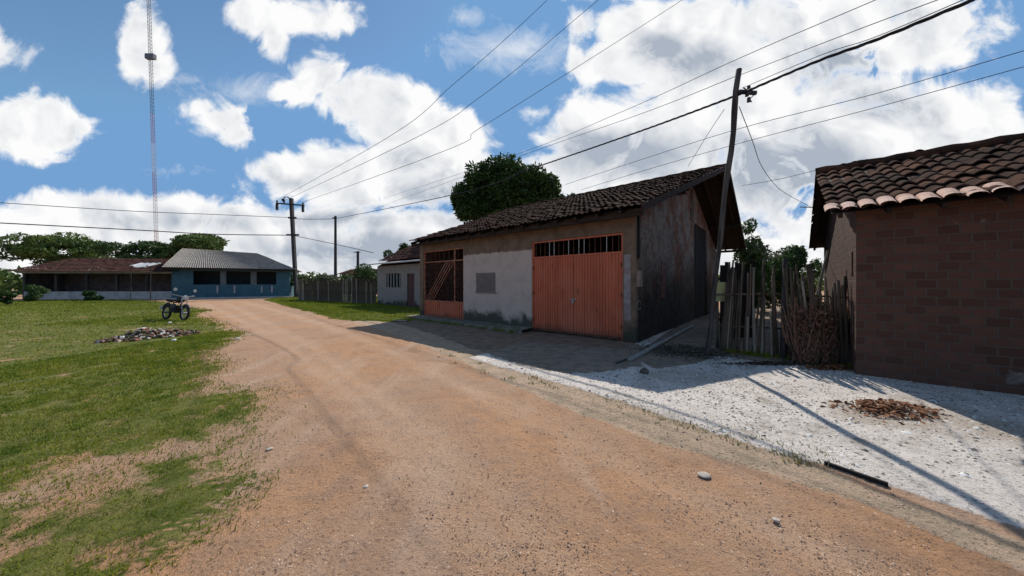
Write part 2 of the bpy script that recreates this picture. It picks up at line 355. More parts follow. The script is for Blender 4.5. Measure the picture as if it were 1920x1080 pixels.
_perm = rng.random((256, 256)).astype(np.float32)
def vnoise(x, y):
    xi = np.floor(x).astype(int); yi = np.floor(y).astype(int); fx = x-xi; fy = y-yi; fx = fx*fx*(3-2*fx); fy = fy*fy*(3-2*fy)
    g = lambda i, j: _perm[i & 255, j & 255]
    return (g(xi,yi)*(1-fx)+g(xi+1,yi)*fx)*(1-fy)+(g(xi,yi+1)*(1-fx)+g(xi+1,yi+1)*fx)*fy
def vf(x, y, s, o=5):
    t = 0; a = 1; w = 0
    for i in range(o): t = t+a*vnoise(x*s+17*i, y*s+31*i); w += a; a *= .55; s *= 2.03
    return t/w-.5
def masks(x, y):
    out = []
    for poly, amp in ((GL, .9), (GR, .6), (YARD, .25), (SAND, .3), (SOIL, .5), (DRY, .6), (SOILB, .12)):
        acc = 0
        for q in range(5):
            s = 1.0+.25*np.clip(y, 0, 40)/10
            xx = x+amp*s*vf(x+3.3*q, y, 1.3)+(rng.random(x.shape)-.5)*(.06+.5*(amp > .8)); y2 = y+amp*s*1.2*vf(x, y+7.7*q+40, 1.3)+(rng.random(x.shape)-.5)*(.06+.6*(amp > .8))
            y2 = np.maximum(y2, .25); acc = acc+inpoly(CX+F*xx/y2, CY+F*EYE/y2, poly)
        out.append((acc/5).astype(np.float32))
    g1, g2, yard, sand, soil, dry, sb = out; soil = np.maximum(soil, sb*1.3)
    bare = np.clip(vf(x, y, .9, 5)*5-.1, 0, 1); fin_ = np.clip(.5+vf(x+9, y, 4.5, 4)*4, 0, 1)
    g1 = g1*(1-.7*bare*np.clip((9-y)/5, .3, 1))*(.55+.45*fin_)
    return np.maximum(g1, g2)*(1-.12*dry), yard, sand, soil
def height(x, y):
    r = np.hypot(x, y-4)
    return (.05*vf(x, y, .35, 3)+.018*vf(x, y, 2.2, 4))*np.clip(1.5-r/40, .0, 1)-.004
t = np.linspace(-1, 1, 620); xs = 60*np.sinh(4.2*t)/np.sinh(4.2)
t = np.linspace(-.62, 1, 640); ys = 2.2+75*np.sinh(4.6*t)/np.sinh(4.6)
X, Y = np.meshgrid(xs, ys); Z = height(X, Y)
mg, my, ms_, mso = masks(X, Y)
RUT = np.zeros(X.shape, np.float32)
for line in ([(380,568),(430,590),(520,630),(620,700),(760,830),(960,1060)], [(455,566),(560,592),(720,650),(930,750),(1250,905),(1700,1100)], [(420,566),(490,600),(590,650),(720,745),(900,900),(1060,1060)]):
    pts = [gp(*q) for q in line]; dm = np.full(X.shape, 9.0)
    for a, b_ in zip(pts[:-1], pts[1:]):
        dx, dy = b_.x-a.x, b_.y-a.y; tt = np.clip(((X-a.x)*dx+(Y-a.y)*dy)/(dx*dx+dy*dy), 0, 1); dm = np.minimum(dm, np.hypot(X-a.x-tt*dx, Y-a.y-tt*dy))
    dm = np.abs(dm+.25*vf(X, Y, .8, 4)); RUT = np.maximum(RUT, np.exp(-(dm/.20)**2)*(.6+.8*vf(X, Y, 1.1, 3))).astype(np.float32)
RUT = np.clip(RUT*(1-mg)*(1-my), 0, 1)
Z = Z-RUT*.02+(1-my)*(1-mg)*.012*vf(X, Y, 6, 4)+mg*.012*(1+vf(X, Y, 5, 3)*2)+my*.02
k = M('ground_cover', .95, 0, .12); k.geo()
gA, yA, sA, soA = k.attr('grass'), k.attr('yard'), k.attr('sand'), k.attr('soil')
big = k.noise(.45, 6, .6); med = k.noise(3.5, 8, .7); fin = k.noise(38, 6, .75); grit = k.noise(110, 4, .8)
dirt = k.mix(k.rng(big, .38, .62), (.43,.270,.175), (.48,.262,.138)); dirt = k.mix(k.rng(med, .42, .68, 0, .6), dirt, (.32,.215,.155))
rx = k.n.new('ShaderNodeVectorMath'); rx.operation = 'MULTIPLY'; k.l.new(k.vec, rx.inputs[0]); rx.inputs[1].default_value = (1, .16, 1)
track = k.noise(1.8, 4, .6, vec=rx.outputs[0]); dirt = k.mix(k.rng(track, .5, .68, 0, .4), dirt, (.55,.40,.30))
rA = k.attr('rut'); damp = k.noise(.9, 6, .65, vec=k.vec); dirt = k.mix(k.rng(damp, .52, .66, 0, .42), dirt, (.27,.165,.11))
dirt = k.mix(k.math('MULTIPLY', rA, k.rng(med, .3, .6, .35, .8)), dirt, (.54,.37,.255))
speck = k.rng(k.math('SUBTRACT', fin, k.math('MULTIPLY', rA, .05)), .55, .64, 0, .8); dirt = k.mix(speck, dirt, (.12,.075,.058)); sp2 = k.rng(grit, .60, .70, 0, .6); dirt = k.mix(sp2, dirt, (.72,.55,.44))
sp3 = k.rng(k.noise(60, 3, .7), .62, .7, 0, .75); dirt = k.mix(sp3, dirt, (.15,.085,.065))
sand = k.mix(k.rng(med, .4, .62), (.50,.36,.255), (.37,.285,.20)); sand = k.mix(k.rng(fin, .52, .62, 0, .85), sand, (.13,.105,.07))
vd = k.vor(28); yd = k.mix(k.rng(med, .40, .66), (.74,.665,.60), (.58,.52,.465)); yd = k.mix(k.rng(k.noise(9, 6, .75), .58, .66, 0, .85), yd, (.22,.19,.15))
yd = k.mix(k.rng(fin, .53, .63, 0, .85), yd, (.19,.17,.15)); yd = k.mix(k.rng(vd, .0, .22, .3, 0), yd, (.78,.77,.75)); yd = k.mix(k.rng(big, .50, .62, 0, .65), yd, (.36,.29,.22)); yd = k.mix(k.rng(k.noise(1.7, 7, .7), .55, .66, 0, .7), yd, (.33,.28,.23))
soil = k.mix(k.rng(med, .4, .64), (.26,.19,.14), (.15,.12,.085)); soil = k.mix(k.rng(fin, .55, .66, 0, .7), soil, (.30,.27,.22))
gr = k.mix(k.rng(med, .38, .62), (.085,.11,.018), (.19,.18,.05)); gr = k.mix(k.rng(fin, .5, .64, 0, .7), gr, (.055,.055,.022))
th = k.math('MULTIPLY', k.math('SUBTRACT', k.math('ADD', k.math('MULTIPLY', med, .6), k.math('MULTIPLY', fin, .4)), .5), 1.3)
c = k.mix(k.rng(k.math('ADD', sA, th), .38, .62), dirt, sand)
c = k.mix(k.rng(k.math('ADD', yA, th), .35, .65), c, yd)
c = k.mix(k.rng(k.math('ADD', soA, th), .35, .65, 0, .9), c, soil)
c = k.mix(k.rng(k.math('ADD', gA, th), .35, .6), c, gr)
k.color(c); k.bump(k.math('ADD', k.math('MULTIPLY', fin, .7), k.math('ADD', k.math('MULTIPLY', med, 1.2), k.math('MULTIPLY', grit, .3))), .9, .03); m_ground = k.m
V = np.stack([X, Y, Z], -1).reshape(-1, 3); R, K = X.shape
idx = np.arange(R*K).reshape(R, K); FC = np.stack([idx[:-1,:-1], idx[:-1,1:], idx[1:,1:], idx[1:,:-1]], -1).reshape(-1, 4)
ml = np.stack([mg.ravel()*1.01, my.ravel(), np.full(R*K, .45, np.float32)], -1)[FC].mean(1); cls = ml.argmax(1)
for ci, nm in ((0, 'grass_verge'), (1, 'gravel_yard'), (2, 'dirt_road')):
    f = FC[cls == ci]; u, inv = np.unique(f, return_inverse=True)
    o = npmesh(nm, V[u], inv.reshape(f.shape), m_ground, smooth=True); tag(o, kind='structure')
    for an, arr in (('grass', mg), ('yard', my), ('sand', ms_), ('soil', mso), ('rut', RUT)):
        at_ = o.data.attributes.new(an, 'FLOAT', 'POINT'); at_.data.foreach_set('value', arr.ravel()[u].astype(np.float32))
x0, x1, y0, y1 = xs[0], xs[-1], ys[0], ys[-1]; B = 1500
o = MB().add([(-B,-B,-.012),(B,-B,-.012),(B,B,-.012),(-B,B,-.012),(x0,y0,-.012),(x1,y0,-.012),(x1,y1,-.012),(x0,y1,-.012)], [(0,1,5,4),(1,2,6,5),(2,3,7,6),(3,0,4,7)]).build('ground', m_ground); tag(o, kind='structure')

def hz(x, y): return float(height(np.array([float(x)]), np.array([float(y)]))[0])
# grass blades growing on the verges (nobody could count them)
def blades(name, n, box, hmin, hmax, mat, thresh=.45, power=1.0, sparse=False):
    x = rng.uniform(box[0], box[1], n); u = rng.random(n)**power; y = box[2]+(box[3]-box[2])*u
    m = masks(x, y)[0]; keep = (m*1.15 > thresh*.35+.85*rng.random(n)) & (y > .3)
    if sparse: keep = (m > .1) & (m < .8) & (rng.random(n) < .5)
    keep &= vf(x, y, 3.0, 3) > -.2
    x, y = x[keep], y[keep]; n = len(x); z = height(x, y)
    h = rng.uniform(hmin, hmax, n)*(1+.8*vf(x, y, 1.5, 3))*(.75+.03*np.clip(y, 0, 30)); w = (.0022+.0009*y)*rng.uniform(.7, 1.5, n); a = rng.uniform(0, 6.283, n); l = rng.uniform(.1, .9, n)*h; la = rng.uniform(0, 6.283, n)
    p0 = np.stack([x-w*np.cos(a), y-w*np.sin(a), z-.004], -1); p1 = np.stack([x+w*np.cos(a), y+w*np.sin(a), z-.004], -1); p2 = np.stack([x+l*np.cos(la), y+l*np.sin(la), z+h], -1)
    v = np.stack([p0, p1, p2], 1).reshape(-1, 3); return npmesh(name, v, np.arange(3*n).reshape(-1, 3), mat)
o = blades('grass', 420000, (-9, -.6, 1.2, 13), .015, .055, m_grass, power=1.5); tag(o, 'low green grass creeping over the left verge', 'grass', kind='stuff')
o = blades('grass', 110000, (-17, -2.0, 11.5, 40), .03, .09, m_grass, power=1.2); tag(o, 'green grass strip in front of the picket fence and small house', 'grass', kind='stuff')
o = blades('grass', 260000, (-42, -7.5, 5, 36), .02, .06, m_grass, power=1.3); tag(o, 'grass of the open ground left of the road, out to the porch house', 'grass', kind='stuff')
o = blades('dry_grass', 120000, (-7, 0, 1.2, 12), .008, .03, m_grassdry, sparse=True, power=1.4); tag(o, 'thin yellowed grass fringing the dirt road', 'grass', kind='stuff')
# loose gravel
def stones(name, n, fn, smin, smax, mat):
    pts = fn(n); x, y = pts[:, 0], pts[:, 1]; n = len(x); z = height(x, y)
    s = rng.uniform(smin, smax, n)**1.0*(.6+.8*rng.random(n)**3)*(1+.07*y)
    base = np.array([[1,0,0],[.3,.95,0],[-.8,.6,0],[-.8,-.6,0],[.3,-.95,0],[.1,.05,.62],[-.3,-.1,.5]])
    fs = np.array([[0,1,5],[1,2,5],[2,6,5],[2,3,6],[3,4,6],[4,5,6],[4,0,5]])
    jit = base[None]*(.75+.5*rng.random((n, 7, 1))); a = rng.uniform(0, 6.283, n); ca, sa = np.cos(a)[:, None], np.sin(a)[:, None]
    v = np.stack([(jit[:,:,0]*ca-jit[:,:,1]*sa)*s[:, None]+x[:, None], (jit[:,:,0]*sa+jit[:,:,1]*ca)*s[:, None]+y[:, None], jit[:,:,2]*s[:, None]+z[:, None]-.001+my_off], -1).reshape(-1, 3)
    f = (np.arange(n)[:, None, None]*7+fs[None]).reshape(-1, 3); return npmesh(name, v, f, mat)
my_off = 0.0
def roadpts(n):
    y = 1.3+11*rng.random(n)**1.8; x = rng.uniform(-1.3, 1.5, n)*y*.9; m = masks(x, y); k_ = (m[0] < .3) & (m[1] < .3); return np.stack([x, y], -1)[k_]
def yardpts(n):
    y = 2.4+6*rng.random(n); x = rng.uniform(.0, 9, n); m = masks(x, y); k_ = (m[1] > .5) & (m[3] < .35); return np.stack([x, y], -1)[k_]
k = M('road_pebbles', .95); k.geo(); v = k.vor(45, out='Color'); q = k.n.new('ShaderNodeSeparateColor'); k.l.new(v, q.inputs[0])
k.color(k.mix(k.rng(q.outputs[0], .68, .8), (.19,.12,.09), (.60,.44,.33))); m_peb = k.m
k = M('yard_rubble', .95); k.geo(); v = k.vor(30, out='Color'); q = k.n.new('ShaderNodeSeparateColor'); k.l.new(v, q.inputs[0])
k.color(k.mix(k.rng(q.outputs[0], .45, .7), (.16,.14,.12), (.68,.66,.63))); m_yst = k.m
o = stones('road_gravel', 52000, roadpts, .0020, .0056, m_peb); tag(o, 'small pebbles strewn over the dirt road', 'gravel', kind='stuff')
my_off = .02
o = stones('yard_rubble', 900, yardpts, .010, .028, m_yst); tag(o, 'larger broken concrete bits scattered over the pale yard', 'gravel', kind='stuff')
o = stones('yard_gravel', 16000, yardpts, .004, .015, m_yst); tag(o, 'grey and white grit on the crushed concrete yard', 'gravel', kind='stuff')
my_off = 0

# ------------------------------------------------------------------ main building (local x along the street front, y into the building)
DIR = Vector((.7493, -.6621, 0)); PERP = Vector((.6621, .7493, 0)); RZ = math.atan2(DIR.y, DIR.x)
def frontpt(px, kk=.12):
    d = EYE*F/(kk*(px-268)); return Vector(((px-CX)/F*d, d, 0))
O1 = frontpt(787)
def S(px): return (frontpt(px)-O1).dot(DIR)
def ZF(px, py): return EYE+(CY-py)/F*frontpt(px).y
LEN = S(1192); WT = 3.42; RT, RH = 6.0, 5.74; DEEP = 12.0
g1a, g1b, g2a, g2b = S(794), S(869), S(997), S(1168)
b1 = thing('garage_building', 'long low plastered building with orange gates and a clay tile roof beside the road', 'building', O1, RZ)
m_front = plaster('front_plaster', ZF(930,474), x0=g1b-.02, x1=g2a+.05)
w = MB()
TH = .16; g1t, g2t = 2.93, 2.84
w.box(0, g1a, 0, TH, -.1, WT); w.box(g1a, g1b, 0, TH, g1t, WT); w.box(g1b, g2a, 0, TH, -.1, WT); w.box(g2a, g2b, 0, TH, g2t, WT); w.box(g2b, LEN, 0, TH, -.1, WT)
w.build('front_wall', m_front, b1)
# gable wall with a tall dark doorway (s = LEN plane)
def gable(xw, x2, door=None):
    g = MB(); pitch = (RH-WT)/RT
    def prism(ya, yb, za):
        za_t = WT+pitch*min(ya, DEEP-ya)-.06; zb_t = WT+pitch*min(yb, DEEP-yb)-.06
        g.add([(xw,ya,za),(x2,ya,za),(x2,yb,za),(xw,yb,za),(xw,ya,za_t),(x2,ya,za_t),(x2,yb,zb_t),(xw,yb,zb_t)], [(0,3,2,1),(4,5,6,7),(0,1,5,4),(1,2,6,5),(2,3,7,6),(3,0,4,7)])
    if door:
        a, bb, zt = door; prism(TH, a, -.1); prism(a, min(6, bb), zt); 
        if bb > 6: prism(6, bb, zt)
        if bb < 6: prism(bb, 6, -.1); prism(6, DEEP, -.1)
        else: prism(bb, DEEP, -.1)
    else: prism(TH, 6, -.1); prism(6, DEEP, -.1)
    return g
gable(LEN-TH, LEN, (6.7, 9.5, 4.0)).build('side_wall', m_gable, b1)
gable(0, TH).build('side_wall', m_gable, b1)
MB().box(0, LEN, DEEP, DEEP+TH, -.1, WT).build('back_wall', m_gable, b1)
dd = MB()
for i in range(12): dd.box(LEN-.12, LEN-.07+.012*(i % 2), 6.7+i*.2333, 6.7+i*.2333+.225, 0, 3.99)
dd.build('boarded_doorway', m_doordark, b1)
MB().box(LEN+.003, LEN+.03, 2.15, 2.55, 1.05, 2.15).build('brick_infill', m_infill, b1, bevel=.004)
MB().box(g1a-.1, LEN-TH, 4.2, 4.3, 0, 3.3).build('inner_partition', m_inside, b1)
# roof: barrel tiles in overlapping courses, one mesh per slope
def tile_slope(name, mat, parent, xa, xb, ya, yb, zfun, tile=.19, course=.36, wob=.02, amp=.04, seed=0, skew=0):
    nx = int((xb-xa)/tile*6); ny = int(abs(yb-ya)/course)
    vs = []; fs = []
    rr = np.random.default_rng(seed); xs_ = np.linspace(xa, xb, nx+1)
    row = 0; drop = rr.normal(0, 1, (ny+1, nx//6+3))
    for j in range(ny):
        e0 = ya+(yb-ya)*j/ny; e1 = ya+(yb-ya)*(j+1.12)/ny
        jx = rr.normal(0, .35, nx//6+3)*.02
        for (yv, up) in ((e0, .045), (e1, .0)):
            for i, x in enumerate(xs_):
                ti = int((x-xa)/tile); q = abs(math.sin(math.pi*(x-xa)/tile))
                z = zfun(yv)+amp*q+up+jx[min(ti, len(jx)-1)]*.7+.012*drop[j][min(ti, nx//6+2)]+2.2*wob*mnoise.noise(Vector((x*.28, yv*.22, seed+5)))+wob*mnoise.noise(Vector((x*.5, yv*.5, seed)))
                vs.append((min(x, xb-skew*(1-(yv-ya)/(yb-ya))), yv, z))
        for i in range(nx): fs.append((row+i, row+i+1, row+nx+2+i, row+nx+1+i))
        # tile ends (thickness)
        o2 = len(vs)
        for i, x in enumerate(xs_): p = vs[row+i]; vs.append((p[0], p[1], p[2]-.022))
        for i in range(nx): fs.append((row+i, o2+i, o2+i+1, row+i+1))
        row = len(vs)
    m = MB(); m.v = vs; m.f = fs; return m.build(name, mat, parent)
pitch = (RH-WT)/RT; OVL, OVR, EAV = -.08, LEN+1.26, -.52
zf = lambda y: WT+.10+pitch*y
zb = lambda y: WT+.10+pitch*(DEEP-y)
SK = .93
tile_slope('roof_slope', m_tile, b1, OVL, OVR, EAV, RT, zf, tile=.165, course=.30, seed=1, skew=SK)
tile_slope('roof_slope', m_tile, b1, OVL, OVR, DEEP+.5, RT, zb, seed=2)
MB().tube([(OVL+ i*(OVR-OVL)/60, RT, RH+.13+.012*math.sin(i*2.2)) for i in range(61)], .09, 8).build('ridge', m_tile, b1)
deck = MB(); deck.add([(OVL+.03,EAV+.05,zf(EAV)-.02),(OVR-SK-.03,EAV+.05,zf(EAV)-.02),(OVR-.03,RT,zf(RT)-.02),(OVL+.03,RT,zf(RT)-.02),(OVR-.03,DEEP+.45,zb(DEEP+.45)-.02),(OVL+.03,DEEP+.45,zb(DEEP+.45)-.02)], [(0,1,2,3),(3,2,4,5)])
deck.build('roof_deck', m_beam, b1)
rf = MB(); x = OVL+.12
while x < OVR: 
    ye = EAV+.06 if x < OVR-SK-.05 else EAV+.1+(x-(OVR-SK))/SK*(RT-EAV)
    if ye < RT-.3: rf.bar((x, ye, zf(ye)-.08), (x, RT-.02, zf(RT)-.09), .06, .10)
    rf.bar((x, DEEP+.45, zb(DEEP+.45)-.08), (x, RT+.02, zb(RT)-.09), .06, .10); x += .62
rf.build('rafters', m_beam, b1)
pl = MB(); 
for yy_ in (EAV+.18, 2.2, RT-.1): pl.box(OVL+.05, OVR-SK*(RT-yy_)/(RT-EAV)-.05, yy_-.05, yy_+.05, zf(yy_)-.24, zf(yy_)-.13)
for yy_ in (DEEP+.3, 9.8): pl.box(OVL+.05, OVR-.05, yy_-.05, yy_+.05, zb(yy_)-.24, zb(yy_)-.13)
pl.build('purlins', m_beam, b1)
MB().bar((OVR-SK, EAV-.02, zf(EAV)-.03), (OVR, RT, zf(RT)-.03), .03, .16).bar((OVR, DEEP+.45, zb(DEEP+.45)-.03), (OVR, RT, zb(RT)-.03), .03, .16).build('barge_board', m_beam, b1)
# double gate of ribbed sheet with a barred opening above
def ribbed(x0, x1, y, z0, z1, pitch_=.09, depth=.022):
    m = MB(); n = round((x1-x0)/pitch_); p = (x1-x0)/n; prof = []
    for i in range(n): a = x0+i*p; prof += [(a, 0), (a+p*.30, 0), (a+p*.40, depth), (a+p*.80, depth), (a+p*.90, 0)]
    prof.append((x1, 0)); vs = []
    for a, d in prof: vs += [(a, y-d, z0), (a, y-d, z1), (a, y-d+.004, z0), (a, y-d+.004, z1)]
    fs = []
    for i in range(len(prof)-1):
        b_ = i*4; fs += [(b_, b_+4, b_+5, b_+1), (b_+2, b_+3, b_+7, b_+6), (b_+1, b_+5, b_+7, b_+3), (b_, b_+2, b_+6, b_+4)]
    return m.add(vs, fs)
gz = 2.31; mid = (g2a+g2b)/2
gt = bpy.data.objects.new('garage_gate', None); C.objects.link(gt); gt.parent = b1
for (a, bb) in ((g2a+.05, mid-.006), (mid+.006, g2b-.05)): ribbed(a, bb, .075, .08, gz).build('gate_leaf', m_orange, gt)
fr = MB().box(g2a+.002, g2a+.05, .03, .11, 0, g2t-.002).box(g2b-.05, g2b-.002, .03, .11, 0, g2t-.002).box(g2a+.05, g2b-.05, .035, .105, g2t-.05, g2t-.003).box(g2a+.05, g2b-.05, .04, .10, gz+.002, gz+.045)
fr.build('gate_frame', m_orange, gt)
MB().box(g2a+.05, g2b-.05, .05, .10, .02, .075).build('bottom_rail', m_darkgrille, gt)
nb = 17
for i in range(nb):
    x = g2a+.05+(i+.5)*(g2b-g2a-.1)/nb; MB().box(x-.008, x+.008, .06, .076, gz+.045, g2t-.05).build('bar', m_whitebar if i in (3,4,7,9,10,14) else m_darkgrille, gt)
for z_ in (.35, 1.2, 2.0):
    for xg in (g2a+.05, g2b-.05): MB().tube([(xg, .03, z_-.06), (xg, .03, z_+.06)], .018, 8).build('hinge', m_darkgrille, gt)
MB().box(mid-.11, mid+.11, .022, .045, 1.03, 1.06).box(mid-.03, mid+.03, .005, .04, .93, 1.02).build('bolt_and_lock', m_steel, gt, bevel=.004)
MB().tube([(mid+.16, .05, 1.2), (mid+.16, .015, 1.2), (mid+.16, .015, 1.38), (mid+.16, .05, 1.38)], .009, 6).build('handle', m_darkgrille, gt)
# entrance gate: ribbed lower panel, lattice grille above
ge = bpy.data.objects.new('entrance_gate', None); C.objects.link(ge); ge.parent = b1
pz = .74
ribbed(g1a+.05, g1b-.05, .075, .06, pz, .13, .03).build('lower_panel', m_orange, ge)
fr = MB().box(g1a+.002, g1a+.05, .03, .11, 0, g1t-.002).box(g1b-.05, g1b-.002, .03, .11, 0, g1t-.002).box(g1a+.05, g1b-.05, .035, .105, g1t-.05, g1t-.003).box(g1a+.05, g1b-.05, .04, .10, pz+.002, pz+.045).box(g1a+.05, g1b-.05, .04, .10, 2.42, 2.46)
xm = g1a+.78*(g1b-g1a); fr.box(xm-.02, xm+.02, .04, .1, pz+.045, 2.42).box(xm-.02, xm+.02, .04, .1, 2.46, g1t-.05); fr.build('gate_frame', m_grille, ge)
la = MB(); W_, H_ = g1b-g1a-.1, 2.42-pz-.05; sp = .17; i = -12
def clipseg(p, d):
    t0, t1 = -9, 9
    for q, dq, lo_, hi_ in ((p[0], d[0], g1a+.05, g1b-.05), (p[1], d[1], pz+.046, 2.419)):
        ta, tb = (lo_-q)/dq, (hi_-q)/dq; t0 = max(t0, min(ta, tb)); t1 = min(t1, max(ta, tb))
    return (t0, t1) if t1 > t0+.02 else None
for sgn, yo in ((1, .062), (-1, .082)):
    for i in range(-22, 24):
        p = ((g1a+g1b)/2+i*sp, 1.6); d = (.62, sgn*.78); r = clipseg(p, d)
        if r: la.bar((p[0]+d[0]*r[0], yo, p[1]+d[1]*r[0]), (p[0]+d[0]*r[1], yo, p[1]+d[1]*r[1]), .016, .016, up=Vector((0,1,0)))
la.build('lattice', m_darkgrille, ge)
la = MB()
for off in (-.5, -.33, -.16, .02):
    p = ((g1a+g1b)/2+off, 1.6); d = (.66, .75); r = clipseg(p, d)
    la.bar((p[0]+d[0]*r[0], .045, p[1]+d[1]*r[0]), (p[0]+d[0]*r[1], .045, p[1]+d[1]*r[1]), .03, .012, up=Vector((0,1,0)))
la.build('pale_diagonal_slats', m_grille, ge)
for i in range(9): x = g1a+.1+i*(g1b-g1a-.2)/8; MB().box(x-.008, x+.008, .095, .11, 2.46, g1t-.05).build('bar', m_darkgrille, ge)
# plastered-over window
wa_, wb_ = S(893), S(929)
MB().box(wa_, wb_, -.012, -.002, 1.20, 1.90).build('blocked_window', simple('tan_patch', (.21,.17,.145), (.16,.13,.115), 4, .95), b1, bevel=.004)
MB().box(wa_-.05, wb_+.06, -.03, -.002, 1.15, 1.195).build('window_sill', simple('sill_plaster', (.30,.26,.24), (.2,.17,.15), 6, .95), b1, bevel=.004)
MB().box(LEN+.002, LEN+.05, .10, .20, 2.15, 3.35).build('down_pipe', m_dark, b1)
MB().box(LEN+.002, LEN+.09, .02, .24, 1.42, 1.84).build('meter_cabinet', m_tan, b1, bevel=.01)
MB().box(g2b+.03, LEN-.12, -.012, -.002, .55, 2.25).build('whitewashed_jamb', simple('jamb_whitewash', (.32,.30,.29), (.24,.17,.15), 5, .95), b1, bevel=.003)
wc = MB()
for q in range(3): wc.tube([(LEN+.03+.03*math.sin(t_*1.1+q), .12+.13*math.cos(t_+q)*.8, .95+.12*math.sin(t_+q*.4)) for t_ in np.linspace(0, 5, 14)], .006, 5)
wc.build('loose_cable_coil', m_pvc, b1)
# worn concrete ledge at the foot of the front
k = M('mossy_ledge', .95); n = k.noise(3, 7, .7); k.color(k.mix(k.rng(n, .4, .62), (.13,.125,.085), (.25,.22,.18))); k.bump(k.noise(20, 6, .7), .8, .02); m_ledge = k.m
ld = MB(); vs = []; n = 60
for i in range(n+1):
    x = -.25+(g2a+.35)*i/n; e = -.62+.06*mnoise.noise(Vector((x*1.7, 0, 0))); zt = .085+.02*mnoise.noise(Vector((x*2, 3, 0)))
    vs += [(x, 0, zt+.02), (x, e, zt), (x, e-.015, -.05)]
ld.add(vs, [f for i in range(n) for f in ((i*3, i*3+1, i*3+4, i*3+3), (i*3+1, i*3+2, i*3+5, i*3+4))]+[(0,2,1)])
o = ld.build('concrete_ledge', m_ledge); o.location = O1; o.rotation_euler.z = RZ; tag(o, kind='structure')
# ------------------------------------------------------------------ house on the right
O2 = frontpt(1605, .1297)
L2 = 6.5; b2 = thing('brick_house', 'bare brick house with broken clay roof tiles at the right edge', 'house', O2, RZ)
WT2, PT2, PH2 = 2.72, 3.0, 4.05; D2 = 6.0; T2 = .15
p2 = (PH2-WT2)/PT2
def prism_x(g, xa, xb, ya, yb, za, ta, tb):
    g.add([(xa,ya,za),(xb,ya,za),(xb,yb,za),(xa,yb,za),(xa,ya,ta),(xb,ya,ta),(xb,yb,tb),(xa,yb,tb)], [(0,3,2,1),(4,5,6,7),(0,1,5,4),(1,2,6,5),(2,3,7,6),(3,0,4,7)])
zt2 = lambda y: WT2+p2*min(y, D2-y)-.05
MB().box(0, L2, 0, T2, -.1, WT2-.02).build('front_wall', m_brick, b2)
for xa in (0, L2-T2):
    g = MB(); slit = (xa == 0)
    if slit:
        wa2, wb2, z0_, z1_ = .28, .50, 1.62, 2.05
        prism_x(g, xa, xa+T2, T2, wa2, -.1, zt2(T2), zt2(wa2)); prism_x(g, xa, xa+T2, wa2, wb2, z1_, zt2(wa2), zt2(wb2)); prism_x(g, xa, xa+T2, wa2, wb2, -.1, z0_, z0_); prism_x(g, xa, xa+T2, wb2, 3, -.1, zt2(wb2), zt2(3))
    else: prism_x(g, xa, xa+T2, T2, 3, -.1, zt2(T2), zt2(3))
    prism_x(g, xa, xa+T2, 3, D2, -.1, zt2(3), zt2(D2)); g.build('side_wall', m_brick, b2)
MB().box(.1, .13, .28, .50, 1.62, 2.05).build('window', m_dark, b2)
MB().box(0, L2, D2, D2+T2, -.1, WT2-.02).build('back_wall', m_brick, b2)
z2f = lambda y: WT2+.08+p2*y; z2b = lambda y: WT2+.08+p2*(D2-y)
tile_slope('roof_slope', m_tile2, b2, -.33, L2+.3, -.40, PT2, z2f, tile=.18, course=.34, wob=.05, amp=.05, seed=5)
tile_slope('roof_slope', m_tile2, b2, -.33, L2+.3, D2+.4, PT2, z2b, tile=.18, course=.34, wob=.05, amp=.05, seed=6)
MB().tube([(-.33+i*(L2+.6)/40, PT2, PH2+.13+.015*math.sin(i*1.9)) for i in range(41)], .085, 8).build('ridge', m_tile2, b2)
dk = MB().add([(-.3,-.36,z2f(-.36)-.02),(L2+.27,-.36,z2f(-.36)-.02),(L2+.27,PT2,z2f(PT2)-.02),(-.3,PT2,z2f(PT2)-.02),(L2+.27,D2+.36,z2b(D2+.36)-.02),(-.3,D2+.36,z2b(D2+.36)-.02)], [(0,1,2,3),(3,2,4,5)]); dk.build('roof_deck', m_beam, b2)
rf = MB(); x = -.2
while x < L2+.2: rf.bar((x, -.34, z2f(-.34)-.07), (x, PT2-.02, z2f(PT2)-.08), .05, .08); rf.bar((x, D2+.34, z2b(D2+.34)-.07), (x, PT2+.02, z2b(PT2)-.08), .05, .08); x += .5
rf.build('rafters', m_beam, b2)
et = MB()
for i in range(36):
    x = -.30+i*.19; y = -.47+random.uniform(-.03, .03); z = z2f(-.40)+.05+random.uniform(-.015, .02); pts = []
    for s_ in range(2):
        for a in range(7):
            th = math.pi*a/6; pts.append((x+.085*math.cos(th), y+s_*.30, z+.05*math.sin(th)+s_*.30*p2-.02))
    o_ = len(et.v); et.v += pts; et.f += [(o_+a, o_+a+1, o_+a+8, o_+a+7) for a in range(6)]
et.build('eave_tiles', m_tile_sunlit, b2)

# ------------------------------------------------------------------ small pale house beyond the garage building
O3 = Vector((-5.2, 19.6, 0))-DIR*5.4
b3 = thing('small_house', 'small pale rendered house with brown door between the garage building and picket fence', 'house', O3, RZ)
ln3 = 6.4
def S3(px):
    u = (px-CX)/F; # solve on line O3 + s DIR
    return (u*O3.y-O3.x)/(DIR.x-u*DIR.y)
da, db, wa3, wb3 = S3(763), S3(777), S3(724), S3(752)
w = MB(); H3 = 2.75
for (a, bb, z0_, z1_) in ((0, wa3, -.1, H3), (wa3, wb3, -.1, 1.25), (wa3, wb3, 2.2, H3), (wb3, da, -.1, H3), (da, db, 2.15, H3), (db, ln3, -.1, H3)): w.box(a, bb, 0, .15, z0_, z1_)
w.build('front_wall', plaster('small_house_plaster', 9, paint=(.31,.265,.24), mould=.35), b3)
MB().box(da, db, .06, .1, 0, 2.15).build('door', m_doorred, b3)
